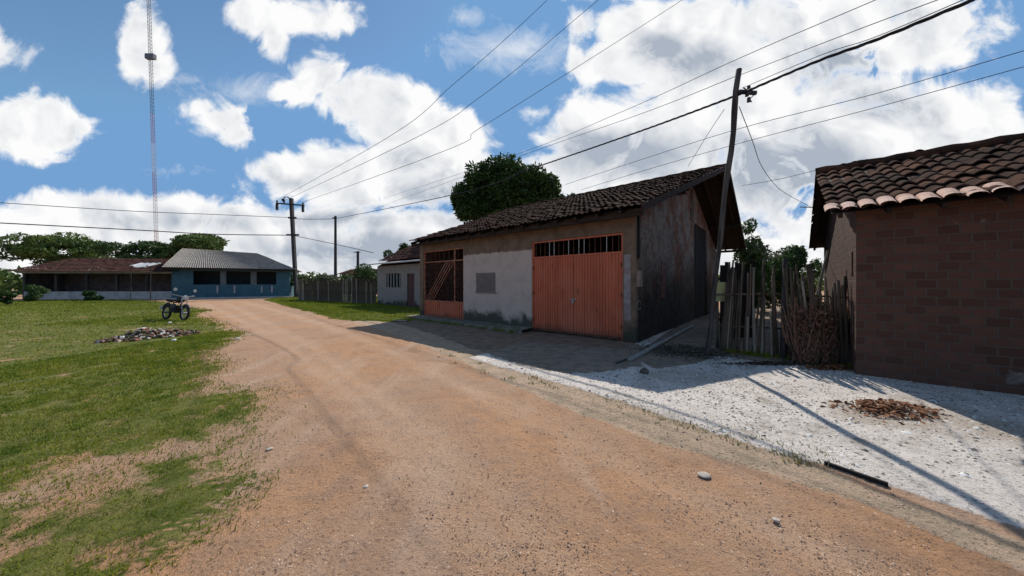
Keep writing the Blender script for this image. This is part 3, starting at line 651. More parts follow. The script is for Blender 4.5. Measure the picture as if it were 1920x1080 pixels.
wf = MB().box(wa3, wb3, .1, .13, 1.25, 2.2); wn_ = wf.build('window', m_dark, b3)
bb_ = MB()
for i in range(5): x = wa3+(i+.5)*(wb3-wa3)/5; bb_.box(x-.03, x+.03, .03, .06, 1.25, 2.2)
bb_.build('window_bars', m_whitebar, wn_)
g = MB(); MB().box(ln3-.15, ln3, .15, 5, -.1, H3).box(0, .15, .15, 5, -.1, H3).box(0, ln3, 5, 5.15, -.1, H3).build('side_walls', m_redgable, b3)
P3 = .52; zz3 = lambda y: H3+.1+P3*y; zb3 = lambda y: H3+.1+P3*(6-y)
MB().add([(-.3,-.55,2.83),(ln3+.2,-.55,2.83),(ln3+.2,-.55,2.90),(-.3,-.55,2.90),(-.3,.3,2.98),(ln3+.2,.3,2.98),(ln3+.2,.3,3.05),(-.3,.3,3.05)], [(0,1,2,3),(0,4,5,1),(3,2,6,7),(4,7,6,5),(0,3,7,4),(1,5,6,2)]).build('porch_slab', m_cream, b3)
tile_slope('roof_slope', m_tile3, b3, -.3, ln3+.2, .2, 3, lambda y: H3+.25+P3*y, tile=.2, course=.4, seed=11)
tile_slope('roof_slope', m_tile3, b3, -.3, ln3+.2, 5.8, 3, lambda y: H3+.25+P3*(6-y), tile=.2, course=.4, seed=12)
g = MB()
for xa in (0, ln3-.15): g.add([(xa,0,H3),(xa+.15,0,H3),(xa+.15,5.1,H3),(xa,5.1,H3),(xa,3,H3+P3*3+.15),(xa+.15,3,H3+P3*3+.15)], [(0,1,5,4),(2,3,4,5),(0,4,3),(1,2,5)])
g.build('gable_tops', m_redgable, b3)

# ------------------------------------------------------------------ blue house at the end of the road
A4, B4 = Vector(((322-CX)/F*31, 31, 0)), Vector(((543-CX)/F*35.5, 35.5, 0)); d4 = (B4-A4); ln4 = d4.length; d4.normalize()
b4 = thing('blue_house', 'low teal blue house with open veranda and grey roof at the end of the road', 'house', A4, math.atan2(d4.y, d4.x))
def S4(px): u = (px-CX)/F; return (u*A4.y-A4.x)/(d4.x-u*d4.y)
H4 = 3.05
w = MB(); ops = [(362, 413), (424, 470), (481, 518)]
edges = [0]+[S4(p) for q in ops for p in q]+[ln4]
sill4, top4 = 1.42, 2.78
w.box(0, edges[1], 0, .15, -.1, H4); w.box(edges[6], ln4, 0, .15, -.1, H4)
for i in (1, 3, 5): w.box(edges[i], edges[i+1], 0, .15, -.1, sill4); w.box(edges[i], edges[i+1], 0, .15, top4, H4)
for i in (2, 4): w.box(edges[i], edges[i+1], 0, .15, -.1, sill4); w.box(edges[i], edges[i+1], 0, .15, top4, H4)
w.build('front_wall', m_blue, b4)
for i in (2, 4): MB().box(edges[i], edges[i+1], -.02, .17, sill4, top4).build('column', m_bluepale, b4)
for q in (440-20, 452, 503, 522): s4 = S4(q-12); MB().box(s4-.06, s4+.06, -.07, -.003, .55, 1.3).build('white_pier', m_cream, b4)
MB().box(0, .15, .15, 8, -.1, H4).box(ln4-.15, ln4, .15, 8, -.1, H4).box(0, ln4, 8, 8.15, -.1, H4).build('side_walls', m_blue, b4)
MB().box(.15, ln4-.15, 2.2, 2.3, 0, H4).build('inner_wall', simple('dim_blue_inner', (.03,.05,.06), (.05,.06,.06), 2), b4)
MB().box(-.3, ln4+.3, -.9, -.01, -.05, .14).build('veranda_step', m_cream, b4)
rv = MB(); e = -.7
pts4 = [(-.45,e,H4+.02),(ln4+.6,e,H4+.02),(ln4+.6,8.7,H4+.02),(-.45,8.7,H4+.02),(-.45,4,H4+2.25),(ln4-3.6,4,H4+2.0)]
def corr(quad, n):   # corrugated quad a-b bottom, c-d top
    a, bq, cq, dq = [Vector(p) for p in quad]; vs = []; fs = []
    for i in range(n+1):
        t_ = i/n; zo = .035*math.cos(i*math.pi)
        lo_ = a.lerp(bq, t_); hi_ = dq.lerp(cq, t_)
        for s_ in range(5): p = lo_.lerp(hi_, s_/4); vs.append((p.x, p.y, p.z+zo+(.03 if s_ % 2 else 0)))
    for i in range(n):
        for s_ in range(4): fs.append((i*5+s_, (i+1)*5+s_, (i+1)*5+s_+1, i*5+s_+1))
    rv.add(vs, fs)
corr((pts4[0], pts4[1], pts4[5], pts4[4]), 120); corr((pts4[3], pts4[2], pts4[5], pts4[4]), 120); corr((pts4[1], pts4[2], pts4[5], pts4[5]), 60)
rv.build('roof', m_fibre, b4)
MB().box(-.4, ln4+.55, e-.03, e, H4-.16, H4+.03).build('fascia', m_beam, b4)
MB().add([(.02,0,H4),(.17,0,H4),(.17,8.1,H4),(.02,8.1,H4),(.02,4,H4+2.1),(.17,4,H4+2.1)], [(0,1,5,4),(2,3,4,5),(0,4,3),(1,2,5)]).build('gable_top', m_redgable, b4)

# open porch house at the far left
A5 = Vector((-50, 33, 0)); 
b5 = thing('porch_house', 'dark open porch house with red tiled roof left of the blue house', 'house', (-46, 30.5, 0), math.radians(4))
MB().box(0, 14.0, 3, 3.15, -.1, 2.9).box(0, .15, 0, 3, -.1, 2.9).box(0, 14, 8, 8.15, -.1, 2.9).box(13.85, 14, 3.15, 8, -.1, 2.9).build('walls', simple('brown_dim_plaster', (.10,.075,.06), (.17,.13,.11), 2), b5)
MB().box(0, 14, 0, .15, -.1, .75).build('porch_parapet', m_cream, b5)
for i in range(6): MB().box(.1+i*2.7, .3+i*2.7, -.02, .17, .75, 2.6).build('post', m_postwood, b5)
MB().box(-.2, 14.2, -.1, .02, 2.5, 2.7).build('porch_beam', m_cream, b5)
tile_slope('roof_slope', m_tile3, b5, -.4, 14.3, -.9, 4, lambda y: 2.9+.33*y, tile=.22, course=.45, seed=21)
tile_slope('roof_slope', m_tile3, b5, -.4, 14.3, 8.9, 4, lambda y: 2.9+.33*(8-y), tile=.22, course=.45, seed=22)
MB().box(11.3, 13.7, 2.996, 3.0, .05, 2.2).build('door', m_doorred, b5)
ts = MB(); n = 12; c0 = at(263, 493, 28.6); c1 = at(303, 493, 28.6); vs = []
for i in range(n+1):
    p = c0.lerp(c1, i/n); zo = .03*math.sin(i*1.9); vs += [(p.x, p.y, p.z+zo), (p.x+.15*math.sin(i), p.y-.9, p.z-.42+zo+(.12 if i in (0, 1, 2, 10, 11, 12) else 0)), (p.x, p.y, p.z+zo-.02)]
ts.add(vs, [(i*3+1, i*3+4, i*3+3, i*3) for i in range(n)]+[(i*3, i*3+3, i*3+5, i*3+2) for i in range(n)])
aw = thing('metal_awning', 'white sheet awning on two thin posts in front of the porch house', 'awning', (c0.x, c0.y, 0))
for o_ in (ts,): o_.v = [(v[0]-c0.x, v[1]-c0.y, v[2]) for v in o_.v]; o_.build('sheet', m_white, aw)
for xx in (.1, c1.x-c0.x-.1): MB().tube([(xx, -.8, -.02), (xx, -.8, c0.z-.36)], .03).build('leg', m_postwood, aw)

# far buildings between pole and fence
b6 = thing('far_house', 'distant low brick house with pale patches right of the utility pole', 'house', (-23.5, 46, 0), math.radians(-12))
MB().box(0, 6, 0, 5, -.1, 2.9).build('walls', m_redgable, b6)
MB().box(.7, 2.1, -.03, -.003, 1.5, 2.5).build('window', m_cream, b6); MB().box(3.3, 4.8, -.03, -.003, 1.5, 2.5).build('window', m_cream, b6)
MB().add([(-.4,-.5,2.9),(6.4,-.5,2.9),(6.4,5.5,2.9),(-.4,5.5,2.9),(-.4,2.5,3.7),(6.4,2.5,3.7)], [(0,1,5,4),(2,3,4,5),(0,4,3),(1,2,5),(0,3,2,1)]).build('roof', m_tile, b6)

# ------------------------------------------------------------------ utility poles and wires
up = thing('utility_pole', 'tall dark concrete utility pole with crossarm near the blue house', 'utility pole', (at(556, 550, 36).x, 36, 0))
topx = at(546, 365, 36).x-up.location.x
hT = at(546, 372, 36).z
MB().bar((0,0,-.3), (topx,0,hT), .34, .30).build('pole', m_concpole, up)
cz = at(546, 384, 36).z
MB().bar((topx-1.55, -.2, cz+.12), (topx+1.6, -.2, cz-.12), .12, .14).build('crossarm', m_black, up)
ca = []
for xx in (-1.45, -.65, 1.45):
    zz_ = cz-.08*xx
    MB().tube([(topx+xx, -.2, zz_+.07), (topx+xx, -.2, zz_+.16), (topx+xx, -.2, zz_+.34)], [.05, .10, .06]).build('insulator', m_ceramic, up); ca.append(Vector((up.location.x+topx+xx, 35.8, zz_+.36)))
MB().tube([(topx, -.2, hT-.15), (topx-.25, -.2, hT+.12), (topx-.6, -.2, hT+.08), (topx-.75, -.2, hT-.15)], .055).build('top_bracket', m_black, up)
MB().tube([(topx-.75,-.2,hT-.12),(topx-.75,-.2,hT-.2),(topx-.75,-.2,hT-.42)], [.16,.2,.07]).build('lamp_head', m_black, up)
for xx in (-1.45, 1.45): zz_ = cz-.08*xx; MB().box(topx+xx-.1, topx+xx+.1, -.3, -.1, zz_-.75, zz_-.07).build('fuse_cutout', m_black, up)
for pz_, ww in ((at(0, 409, 36).z, .35), (at(0, 441, 36).z, .55)): MB().box(topx*.7-ww, topx*.7+ww*1.5, -.28, -.14, pz_-.09, pz_+.09).build('bracket', m_black, up)

pp = thing('slim_pole', 'slim grey pole standing alone behind the picket fence', 'pole', (at(629, 0, 38).x, 38, 0))
MB().tube([(0,0,-.2), (0,0,at(0,405,38).z)], [.19,.13], 10).build('pole', m_concpole, pp)
MB().box(-.25, .25, -.2, -.14, at(0,409,38).z-.06, at(0,409,38).z+.06).build('bracket', m_black, pp)
pp = thing('short_pole', 'short dark pole rising over the bushes behind the fence', 'pole', (at(671, 0, 48).x, 48, 0))
MB().tube([(0,0,-.2), (0,0,at(0,471,48).z)], [.22,.18], 10).build('pole', m_concpole, pp); MB().box(-.5, .5, -.28, -.19, at(0,472,48).z-.15, at(0,472,48).z-.03).build('crossarm', m_black, pp)

PB = gp(1323, 668); PT = at(1387, 130, 6.75)
lp = thing('leaning_post', 'leaning weathered wooden power post beside the garage building and stake fence', 'utility pole', PB)
n = 14; pts = [Vector((0,0,-.2)).lerp(PT-PB, i/n)+Vector((.02*math.sin(i*1.3), .02*math.cos(i), 0)) for i in range(n+1)]
MB().tube(pts, [.042+.014*(i/n)+.004*math.sin(i*2.2) for i in range(n+1)], 9).build('post', m_postwood, lp, smooth=True)
q = at(1385, 182, 6.75)-PB
MB().bar(q+Vector((-.06,-.09,.06)), q+Vector((.30,-.09,.03)), .05, .07).build('bracket', m_black, lp)
for dz in (.12, .0, -.12): MB().tube([q+Vector((.1+.3*abs(dz),-.1,dz-.04)), q+Vector((.1+.3*abs(dz),-.1,dz+.05))], [.035,.03], 8).build('insulator', m_ceramic, lp)
MB().tube([q+Vector((0.02,-.1,.14)), q+Vector((.07,-.12,.08)), q+Vector((.17,-.11,.12)), q+Vector((.25,-.1,0)), q+Vector((.16,-.1,-.1)), q+Vector((.2,-.09,-.16))], .012, 6).build('splice_cable', m_wire, lp)

def wire(label, pts, r, sag=0.0, name='power_line', twist=False, group='overhead wires'):
    P_ = []; pts = [Vector(p) for p in pts]
    for i in range(len(pts)-1):
        n = 24
        for j in range(n+(i == len(pts)-2)):
            t_ = j/n; a_, b_, c_, d_ = pts[max(i-1, 0)], pts[i], pts[i+1], pts[min(i+2, len(pts)-1)]
            if len(pts) == 2: p = b_.lerp(c_, t_); p.z -= 4*sag*t_*(1-t_)*((c_-b_).length/20)
            else: p = .5*((2*b_)+(c_-a_)*t_+(2*a_-5*b_+4*c_-d_)*t_*t_+(3*b_-a_-3*c_+d_)*t_**3)
            P_.append(p)
    m = MB()
    if twist:
        for ph in (0, 2.1, 4.2):
            L_ = 0; q_ = []
            dense = [P_[i].lerp(P_[i+1], s_/6) for i in range(len(P_)-1) for s_ in range(6)]+[P_[-1]]
            for i, p in enumerate(dense):
                if i: L_ += (p-dense[i-1]).length
                q_.append(p+Vector((0, math.cos(L_*9+ph), math.sin(L_*9+ph)))*r*.75)
            m.tube(q_, r*.62, 5)
    else: m.tube(P_, [min(r*1.6, max(r*.45, .00072*p.y)) for p in P_] if r in (.0081,) else r, 5)
    o = m.build(name, m_wire, smooth=True); tag(o, label, 'wire', group); return o
# three conductors from the far crossarm up over the road
wire('topmost overhead wire, reaching the upper edge nearest the left', [ca[0], at(720,262,19), at(850,158,12.4), at(1005,20,8.6), at(1260,-240,5.2)], .0081, .12)
wire('middle overhead wire climbing to the upper edge between two others', [ca[1], at(760,268,17), at(900,182,12), at(1100,18,8.0), at(1400,-240,5.0)], .0081, .12)
wire('third overhead wire climbing across the blue gap toward the big right cloud', [ca[2], at(810,292,16), at(900,240,12.8), at(1245,22,7.6), at(1560,-190,5)], .0081, .12)
K = at(1389, 176, 6.7)
farp = at(629, 410, 37.8)
wire('thick twisted black cable from the leaning post down toward the slim pole', [K, at(1200,246,9.4), at(1000,315,13.2), at(850,365,19), farp], .020, .1, twist=True)
wire('thick twisted black cable from the leaning post to the upper right', [K, at(1530,116,5.3), at(1650,72,4.6), at(1920,-40,3.6)], .020, .06, twist=True)
wire('thin line just above the thick cable, right of the post', [at(1392,165,6.7), at(1540,103,5.3), at(1650,66,4.6), at(1920,-50,3.6)], .006, .05)
wire('thin line tied near the tip of the leaning post, running down left', [at(1387,140,6.7), at(1200,214,9.4), at(960,298,13.5), at(700,392,30)], .007, .12)
wire('thin line from the tip of the leaning post to the right edge', [at(1389,140,6.7), at(1540,82,5.3), at(1650,40,4.6), at(1920,-60,3.8)], .006, .06)
wire('long thin line passing clear above the leaning post', [at(1900,-110,4.6), at(1585,24,6), at(1380,112,7.4), at(1160,212,10), at(950,296,14.5), at(720,372,28)], .007, .1)
wire('upper of two thin lines passing behind the leaning post', [at(1920,95,7), at(1640,176,8.5), at(1380,243,10.5), at(1200,300,13), at(1060,346,16)], .009, .08)
wire('lower of two thin lines passing behind the leaning post', [at(1920,125,7.3), at(1640,202,8.9), at(1400,265,11), at(1220,316,13.5), at(1090,356,16)], .009, .08)
wire('faint service wire from the garage roof to the brick house', [at(1392,348,9.5), at(1460,336,8.6), at(1535,318,7.6)], .007, .1)
wire('short stay wire running down left from the leaning post', [at(1358,205,6.75), at(1325,255,8), at(1290,312,9.6)], .006, 0)
wire('drooping wire running down right from the leaning post', [at(1386,200,6.75), at(1410,262,8), at(1430,315,9.5), at(1465,357,11), at(1520,388,13)], .008, .05)
wire('short dark wire stub at the brick house gable', [at(1500,388,9), at(1530,389,8.6)], .014, 0)
wire('upper wire from the utility pole to the left edge', [at(547,408,35.8), at(400,402,33), at(252,396,30), at(0,380,26)], .028, .2)
wire('lower thick wire from the utility pole to the left edge', [at(547,441,35.8), at(400,439,33), at(252,431,30), at(0,418,26)], .045, .15)
wire('wire strung between the utility pole and the slim pole', [at(552,410,35.8), farp], .03, .3)
wire('low wire from the utility pole toward the small house', [at(552,442,35.8), at(629,458,34), at(700,474,29)], .03, .2)

# lattice radio mast
mb_ = at(296, 470, 120); mt_ = at(277, -60, 120)
ma = thing('radio_mast', 'very tall slim red and white lattice radio mast at far left', 'mast', (mb_.x, 120, 0))
off = (mt_-mb_); off.z = mt_.z
NS = 11
for s_ in range(NS):
    a = Vector((0,0,0)).lerp(off, s_/NS); b_ = Vector((0,0,0)).lerp(off, (s_+1)/NS); m = MB(); R_ = .55
    cs = [Vector((R_*math.cos(t_), R_*math.sin(t_), 0)) for t_ in (0.3, 2.4, 4.5)]
    for c_ in cs: m.tube([a+c_, b_+c_], .07, 4, False)
    nb = 8
    for j in range(nb):
        p = a.lerp(b_, j/nb); q_ = a.lerp(b_, (j+1)/nb)
        for i in range(3): m.tube([p+cs[i], q_+cs[(i+1)%3]],   .032, 4, False); m.tube([p+cs[i], p+cs[(i+1)%3]], .032, 4, False)
    m.build('mast_section', (m_mast_w, m_mast_r)[s_ % 2] if s_ < 6 else m_mast_d, ma)
MB().box(off.x*.72-1.6, off.x*.72+1.6, -.6, .6, off.z*.715, off.z*.73).build('antenna_panel', m_mast_d, ma)

# ------------------------------------------------------------------ trees
def leaf_cloud(blobs_, n, size, shell=.55):
    tot = np.array([r[0]*r[1]*r[2] for _, r in blobs_])**(2/3); tot = tot/tot.sum(); Vs = []
    for (c_, r), f in zip(blobs_, tot):
        m = max(20, int(n*f)); d = rng.normal(size=(m, 3)); d /= np.linalg.norm(d, axis=1)[:, None]; rad = shell+(1-shell)*rng.random(m)**.6
        rad *= 1+.22*np.array([mnoise.noise(Vector(x*2.2)+Vector(c_)) for x in d])
        p = np.array(c_)+d*rad[:, None]*np.array(r)
        a = rng.normal(size=(m, 3)); a /= np.linalg.norm(a, axis=1)[:, None]; b_ = np.cross(a, rng.normal(size=(m, 3))); b_ /= np.linalg.norm(b_, axis=1)[:, None]
        s = size*rng.uniform(.6, 1.4, m)[:, None]
        Vs.append(np.stack([p-a*s, p+b_*s*.38, p+a*s, p-b_*s*.38], 1).reshape(-1, 3))
    V_ = np.concatenate(Vs); return V_, np.arange(len(V_)).reshape(-1, 4)
def tree(name, label, loc, h, rx, rz, crown_c, nbl, nleaf, size, mat, trunk_r=.3, group=None, seed=0, cat='tree'):
    rr = random.Random(seed); t_ = thing(name, label, cat, loc, 0, group); bl = []
    for i in range(nbl):
        a = rr.uniform(0, 6.283); q = math.sqrt(rr.random()); z = rr.uniform(-1, 1); k_ = math.sqrt(max(0, 1-z*z*.8))
        s_ = rr.uniform(.22, .38)
        bl.append(((rx*.78*q*k_*math.cos(a), rx*.78*q*k_*math.sin(a), crown_c+rz*.72*z), (rx*s_, rx*s_, rz*s_*1.15)))
    V_, F_ = leaf_cloud(bl, nleaf, size); npmesh('crown', V_, F_, mat, t_)
    m = MB(); m.tube([(0,0,-.2), (.1,0,(crown_c-rz)*.5), (0,.1,crown_c-rz*.3)], [trunk_r*1.3, trunk_r, trunk_r*.7], 10)
    for c_, r in bl[:max(5, nbl//3)]: m.tube([(0,.05,max(.3,crown_c-rz*.75)), (c_[0]*.5, c_[1]*.5, (crown_c-rz*.5+c_[2])/2), c_], [trunk_r*.5, trunk_r*.3, trunk_r*.1], 6)
    m.build('trunk', m_bark, t_, smooth=True); return t_
p = at(958, 0, 32)
t_ = thing('mango_tree', 'big dense dark mango tree rising behind the garage building roof', 'tree', (p.x, p.y, 0)); bl = []; rr = random.Random(3)
outline = [(872,410,18),(884,420,18),(866,395,12),(905,350,34),(885,378,26),(925,335,28),(950,340,32),(985,352,32),(1012,366,28),(1035,378,22),(950,378,44),(1000,395,34),(905,405,26),(1045,395,18),(935,405,30)]
for i in range(46):
    a = rr.uniform(-.35, 3.5); ex = 98*math.cos(a)*(1 if math.cos(a) > 0 else .92); ey = 58*math.sin(a); outline.append((955+ex+rr.uniform(-8, 8), 387-ey*.92+rr.uniform(-13, 10), rr.uniform(6, 18)))
for (px, py, r) in outline:
    for dy in ((-2.6, 0, 2.6) if r > 25 else (rr.uniform(-2.5, 2.5),)):
        q = at(px, py, 32)-p; rm = r/F*32; bl.append(((q.x+rr.uniform(-.3, .3), dy+rr.uniform(-.4, .4), at(px, py, 32).z), (rm, rm, rm*.85)))
V_, F_ = leaf_cloud(bl, 46000, .20, .35); npmesh('crown', V_, F_, m_leaf, t_)
m = MB().tube([(0,0,-.2), (.2,0,3), (0,0,6.5)], [.55,.42,.35], 12)
for c_, r in bl[::3]: m.tube([(0,0,4.5), (c_[0]*.5, c_[1]*.5, (5.5+c_[2])/2), c_], [.22,.14,.05], 6)
m.build('trunk', m_bark, t_, smooth=True)
tree('broad_tree', 'broad rounded green tree behind the blue house roof', (at(365,0,50).x, 50, 0), 9, 6.0, 2.6, 6.6, 26, 15000, .24, m_leaf3, seed=4)
tree('broad_tree', 'darker low tree left of the rounded one, behind the porch house', (at(270,0,47).x, 47, 0), 8, 5.4, 2.3, 5.4, 22, 12000, .22, m_leaf, seed=5)
tree('broad_tree', 'tree far left behind the porch house, beyond the awning', (at(120,0,50).x, 50, 0), 8, 6.4, 3.0, 6.2, 22, 12000, .24, m_leaf3, seed=6)
tree('leafy_tree', 'slender leafy tree peeking out beside the garage roof above the fence', (at(1408,0,19).x, 19, 0), 5, .95, 1.55, 3.9, 12, 3200, .10, m_leaf2, .08, seed=8)
tree('leafy_bush', 'pale green bush in the gap between the two brick gables', (at(1450,0,17).x, 17, 0), 5, 2.0, 1.8, 1.9, 26, 11000, .085, m_leaf4, .07, seed=9, cat='bush')
tree('leafy_bush', 'dark green bush against the brick house gable behind the fence', (at(1488,0,14.5).x, 14.5, 0), 5, 1.15, 1.5, 1.85, 16, 7000, .075, m_leaf2, .06, seed=10, cat='bush')
tree('leafy_bush', 'bush growing over the fence just left of the small pale house', (at(682,0,29).x, 29, 0), 4, 2.2, 1.3, 1.9, 16, 5600, .11, m_leaf2, .08, seed=13, cat='bush')
tree('leafy_bush', 'dark bush poking above the small house roof next to the garage building', (at(750,0,27).x, 27, 0), 5, 1.5, 1.3, 3.6, 12, 3000, .12, m_leaf, .08, seed=14, cat='bush')
tree('leafy_bush', 'low bush behind the middle of the picket fence', (at(615,0,31).x, 31, 0), 4, 2.4, .8, 1.6, 14, 4200, .11, m_leaf4, .06, seed=15, cat='bush')
tree('leafy_bush', 'reddish green bush directly behind the brush heap and fence', (at(1512,0,9.5).x, 9.5, 0), 4, .75, .8, .95, 12, 4200, .05, m_leaf4, .04, seed=31, cat='bush')
tree('leafy_bush', 'dark bush filling the gap between garage gable and fence', (at(1402,0,13.5).x, 13.5, 0), 4, .9, 1.35, 1.5, 16, 6000, .07, m_leaf, .05, seed=32, cat='bush')
tree('leafy_bush', 'bush behind the left end of the picket fence by the utility pole', (at(575,0,38).x, 38, 0), 4, 2.6, .9, 1.7, 14, 4200, .13, m_leaf2, .06, seed=33, cat='bush')
for i_, (px_, d_, w_, lb_) in enumerate(((60, 27, 1.0, 'round shrub in front of the porch house, farthest left'), (175, 28, .7, 'small shrub in front of the porch parapet'), (12, 22, .8, 'shrub on the open grass at the far left'))):
    tree('garden_shrub', lb_, (at(px_,0,d_).x, d_, 0), 2, w_, w_*.7, w_*.75, 9, 2400, .08, m_leaf2, .04, seed=40+i_, cat='bush')
sh = thing('plank_screen', 'dark upright plank screen between the leaning post and the garage gable', 'fence', (at(1352,0,8.6).x, 8.6, 0), math.radians(14))
for i in range(7): MB().box(-.02+i*.17, .14+i*.17, -.015+.01*(i%2), .015+.01*(i%2), -.05, 2.0+.12*math.sin(i*2.3)).build('plank', m_doordark, sh)
for z_ in (.5, 1.6): MB().box(-.05, 1.2, .03, .08, z_, z_+.07).build('rail', m_stake, sh)
# far belt of trees that reads as one mass
bl = []
for i in range(170):
    a = math.radians(-72+i*.86); R_ = random.uniform(85, 120); s_ = random.uniform(2.6, 4.2)
    bl.append(((R_*math.sin(a), R_*math.cos(a), random.uniform(1.0, 2.2)), (s_*1.5, s_, s_*.85)))
V_, F_ = leaf_cloud(bl, 42000, .55, .6); o = npmesh('distant_trees', V_, F_, m_leaf3); tag(o, 'far belt of low trees along the horizon', 'trees', kind='stuff')

# ------------------------------------------------------------------ stake fences
def stake(h, w, lean, bend, mat, parent, loc, name='stake', z0=-.08):
    m = MB(); n = 5; pts = []; rs = []
    for i in range(n+1):
        t_ = i/n; pts.append((lean*h*t_+bend*math.sin(t_*3.1), bend*.6*math.sin(t_*2.3+1)+random.uniform(-.004, .004), z0+(h-z0)*t_)); rs.append(w*(1-.22*t_)*random.uniform(.9, 1.1))
    m.tube(pts, rs, 7); o = m.build(name, mat, parent, smooth=True); o.location = loc; return o
FA, FB = gp(1362, 662)+Vector((0,.25,0)), gp(1596, 690)
f1 = thing('stake_fence', 'rough fence of uneven grey wooden stakes beside the gravel yard', 'fence', FA)
fd = (FB-FA); fl = fd.length; fu = fd.normalized(); s_ = 0; i = 0
while s_ < fl:
    pxr = s_/fl; gap = .040
    if .16 < pxr < .56: gap = random.choice((.046, .06, .085))
    h = 1.80+.25*random.random()-.25*(pxr > .6)*random.random(); lean = .10*math.sin(s_*3)+random.uniform(-.09, .09)
    if pxr < .25: lean = .16-.35*pxr
    w_ = random.uniform(.017, .032)
    mt = m_stake2 if random.random() < .16 else m_stake
    o = stake(h*random.choice((1, 1, .93, .86)), w_, lean*fu.x, random.uniform(-.02, .02), mt, f1, fu*s_+Vector((random.uniform(-.01, .01), random.uniform(-.04, .04), 0)))
    s_ += gap*random.uniform(.85, 1.2); i += 1
for zz_ in (.55, 1.25): MB().tube([Vector((0,.07,zz_)), fu*fl*.5+Vector((0,.08,zz_+.05)), fu*fl+Vector((0,.06,zz_))], .022, 6).build('rail', m_stake, f1)
o = stake(2.0, .06, .02, .01, m_postwood, f1, fu*fl*.52+Vector((0,-.07,0)), 'post')
for i_, (hh, ll, xx) in enumerate(((.8,.04,.235), (1.0,0,.30), (1.2,.05,.36), (.95,-.02,.44))): o = stake(hh, .026, ll, .004, m_stake2, f1, fu*fl*xx+Vector((0,-.05,0)))
# dry brush heap leaned on the fence
hp = thing('brush_pile', 'heap of dry reddish brown branches leaning on the right end of the stake fence', 'brush pile', gp(1548, 684))
def sticks(nm, n, mat, zr, xr):
    m = MB()
    for i in range(n):
        x = random.uniform(*xr); z0_ = random.uniform(0, .3); y = random.uniform(-.06, .14)
        a = random.uniform(-.9, .9) if random.random() < .5 else random.uniform(.3, 1.3); L_ = random.uniform(.5, 1.15)
        p0 = Vector((x, y-.08, z0_)); p1 = p0+Vector((math.sin(a)*L_*.7, random.uniform(.0, .2), min(zr-z0_, abs(math.cos(a))*L_))); mid_ = p0.lerp(p1, .5)+Vector((random.uniform(-.05,.05), 0, random.uniform(-.04,.04)))
        p1.x = max(xr[0]-.1, min(xr[1]+.1, p1.x)); m.tube([p0, mid_, p1], [.016, .012, .006], 5)
    return m.build(nm, mat, hp)
sticks('branches', 260, m_brush, 1.25, (-.58, .34)); sticks('grey_sticks', 80, m_stake, 1.5, (-.5, .36))
lf = []
for i in range(1600):
    lf.append((random.uniform(-.56, .38), random.uniform(-.16, .2), random.uniform(0, 1)**1.0*1.02))
lf = np.array(lf); m_ = len(lf); a = rng.normal(size=(m_, 3)); a /= np.linalg.norm(a, axis=1)[:, None]; b_ = np.cross(a, rng.normal(size=(m_, 3))); b_ /= np.linalg.norm(b_, axis=1)[:, None]
s_ = rng.uniform(.02, .055, m_)[:, None]; npmesh('dead_leaves', np.stack([lf-a*s_, lf+b_*s_*.4, lf+a*s_, lf-b_*s_*.4], 1).reshape(-1, 3), np.arange(4*m_).reshape(-1, 4), m_brush, hp)
for i_, (pa, pb, lab) in enumerate((((1500,600),(1552,470),'grey pole leaning against the brick house gable'), ((1565,640),(1590,500),'thin brown pole leaning over the brush heap, nearest the brick house'))):
    dpt = 6.3-.5*i_; a_ = at(pa[0], pa[1], dpt); a_.z = 0; b_ = at(pb[0], pb[1], dpt+.2); o = thing('leaning_pole', lab, 'pole', a_); MB().tube([(0,0,-.03), (b_-a_)*.5+Vector((.02,0,0)), b_-a_], [.03,.026,.02], 7).build('pole', m_stake2 if i_ == 0 else m_brush, o)
bx = thing('meter_box', 'yellow green box on a short stake between the leaning post and stake fence', 'electric box', gp(1350, 655))
c_ = at(1350, 547, gp(1350, 655).y)-Vector(bx.location)
MB().box(-.115, .115, -.06, .06, c_.z-.22, c_.z+.22).build('box', m_meter, bx, bevel=.012); MB().tube([(0,.09,-.05), (0,.09,c_.z+.3)], .03, 7).build('stake', m_stake, bx)

# far picket fence
FC0, FC1 = gp(560, 563.5), Vector(O3)+DIR*-.15
f2 = thing('picket_fence', 'long weathered picket fence behind the green grass strip', 'fence', FC0)
fd = FC1-FC0; fl = fd.length; fu = fd.normalized(); n = 92
for i in range(n):
    m = MB(); h = random.uniform(1.55, 2.05); w_ = random.uniform(.05, .075); ln = random.uniform(-.05, .05)
    m.add([(-w_,-.02,-.1),(w_,-.02,-.1),(w_,.02,-.1),(-w_,.02,-.1),(-w_+ln,-.02,h-.08),(w_+ln,-.02,h-.05*random.random()),(w_+ln,.02,h-.05),(-w_+ln,.02,h-.08)], [(0,3,2,1),(4,5,6,7),(0,1,5,4),(1,2,6,5),(2,3,7,6),(3,0,4,7)])
    if random.random() < .06: continue
    o = m.build('picket', m_stake2 if random.random() < .12 else m_stake, f2); o.location = fu*fl*i/n; o.rotation_euler.z = math.atan2(fu.y, fu.x)
for zz_ in (.5, 1.4): MB().bar(Vector((0,.05,zz_)), fu*fl+Vector((0,.05,zz_)), .05, .08).build('rail', m_stake, f2)

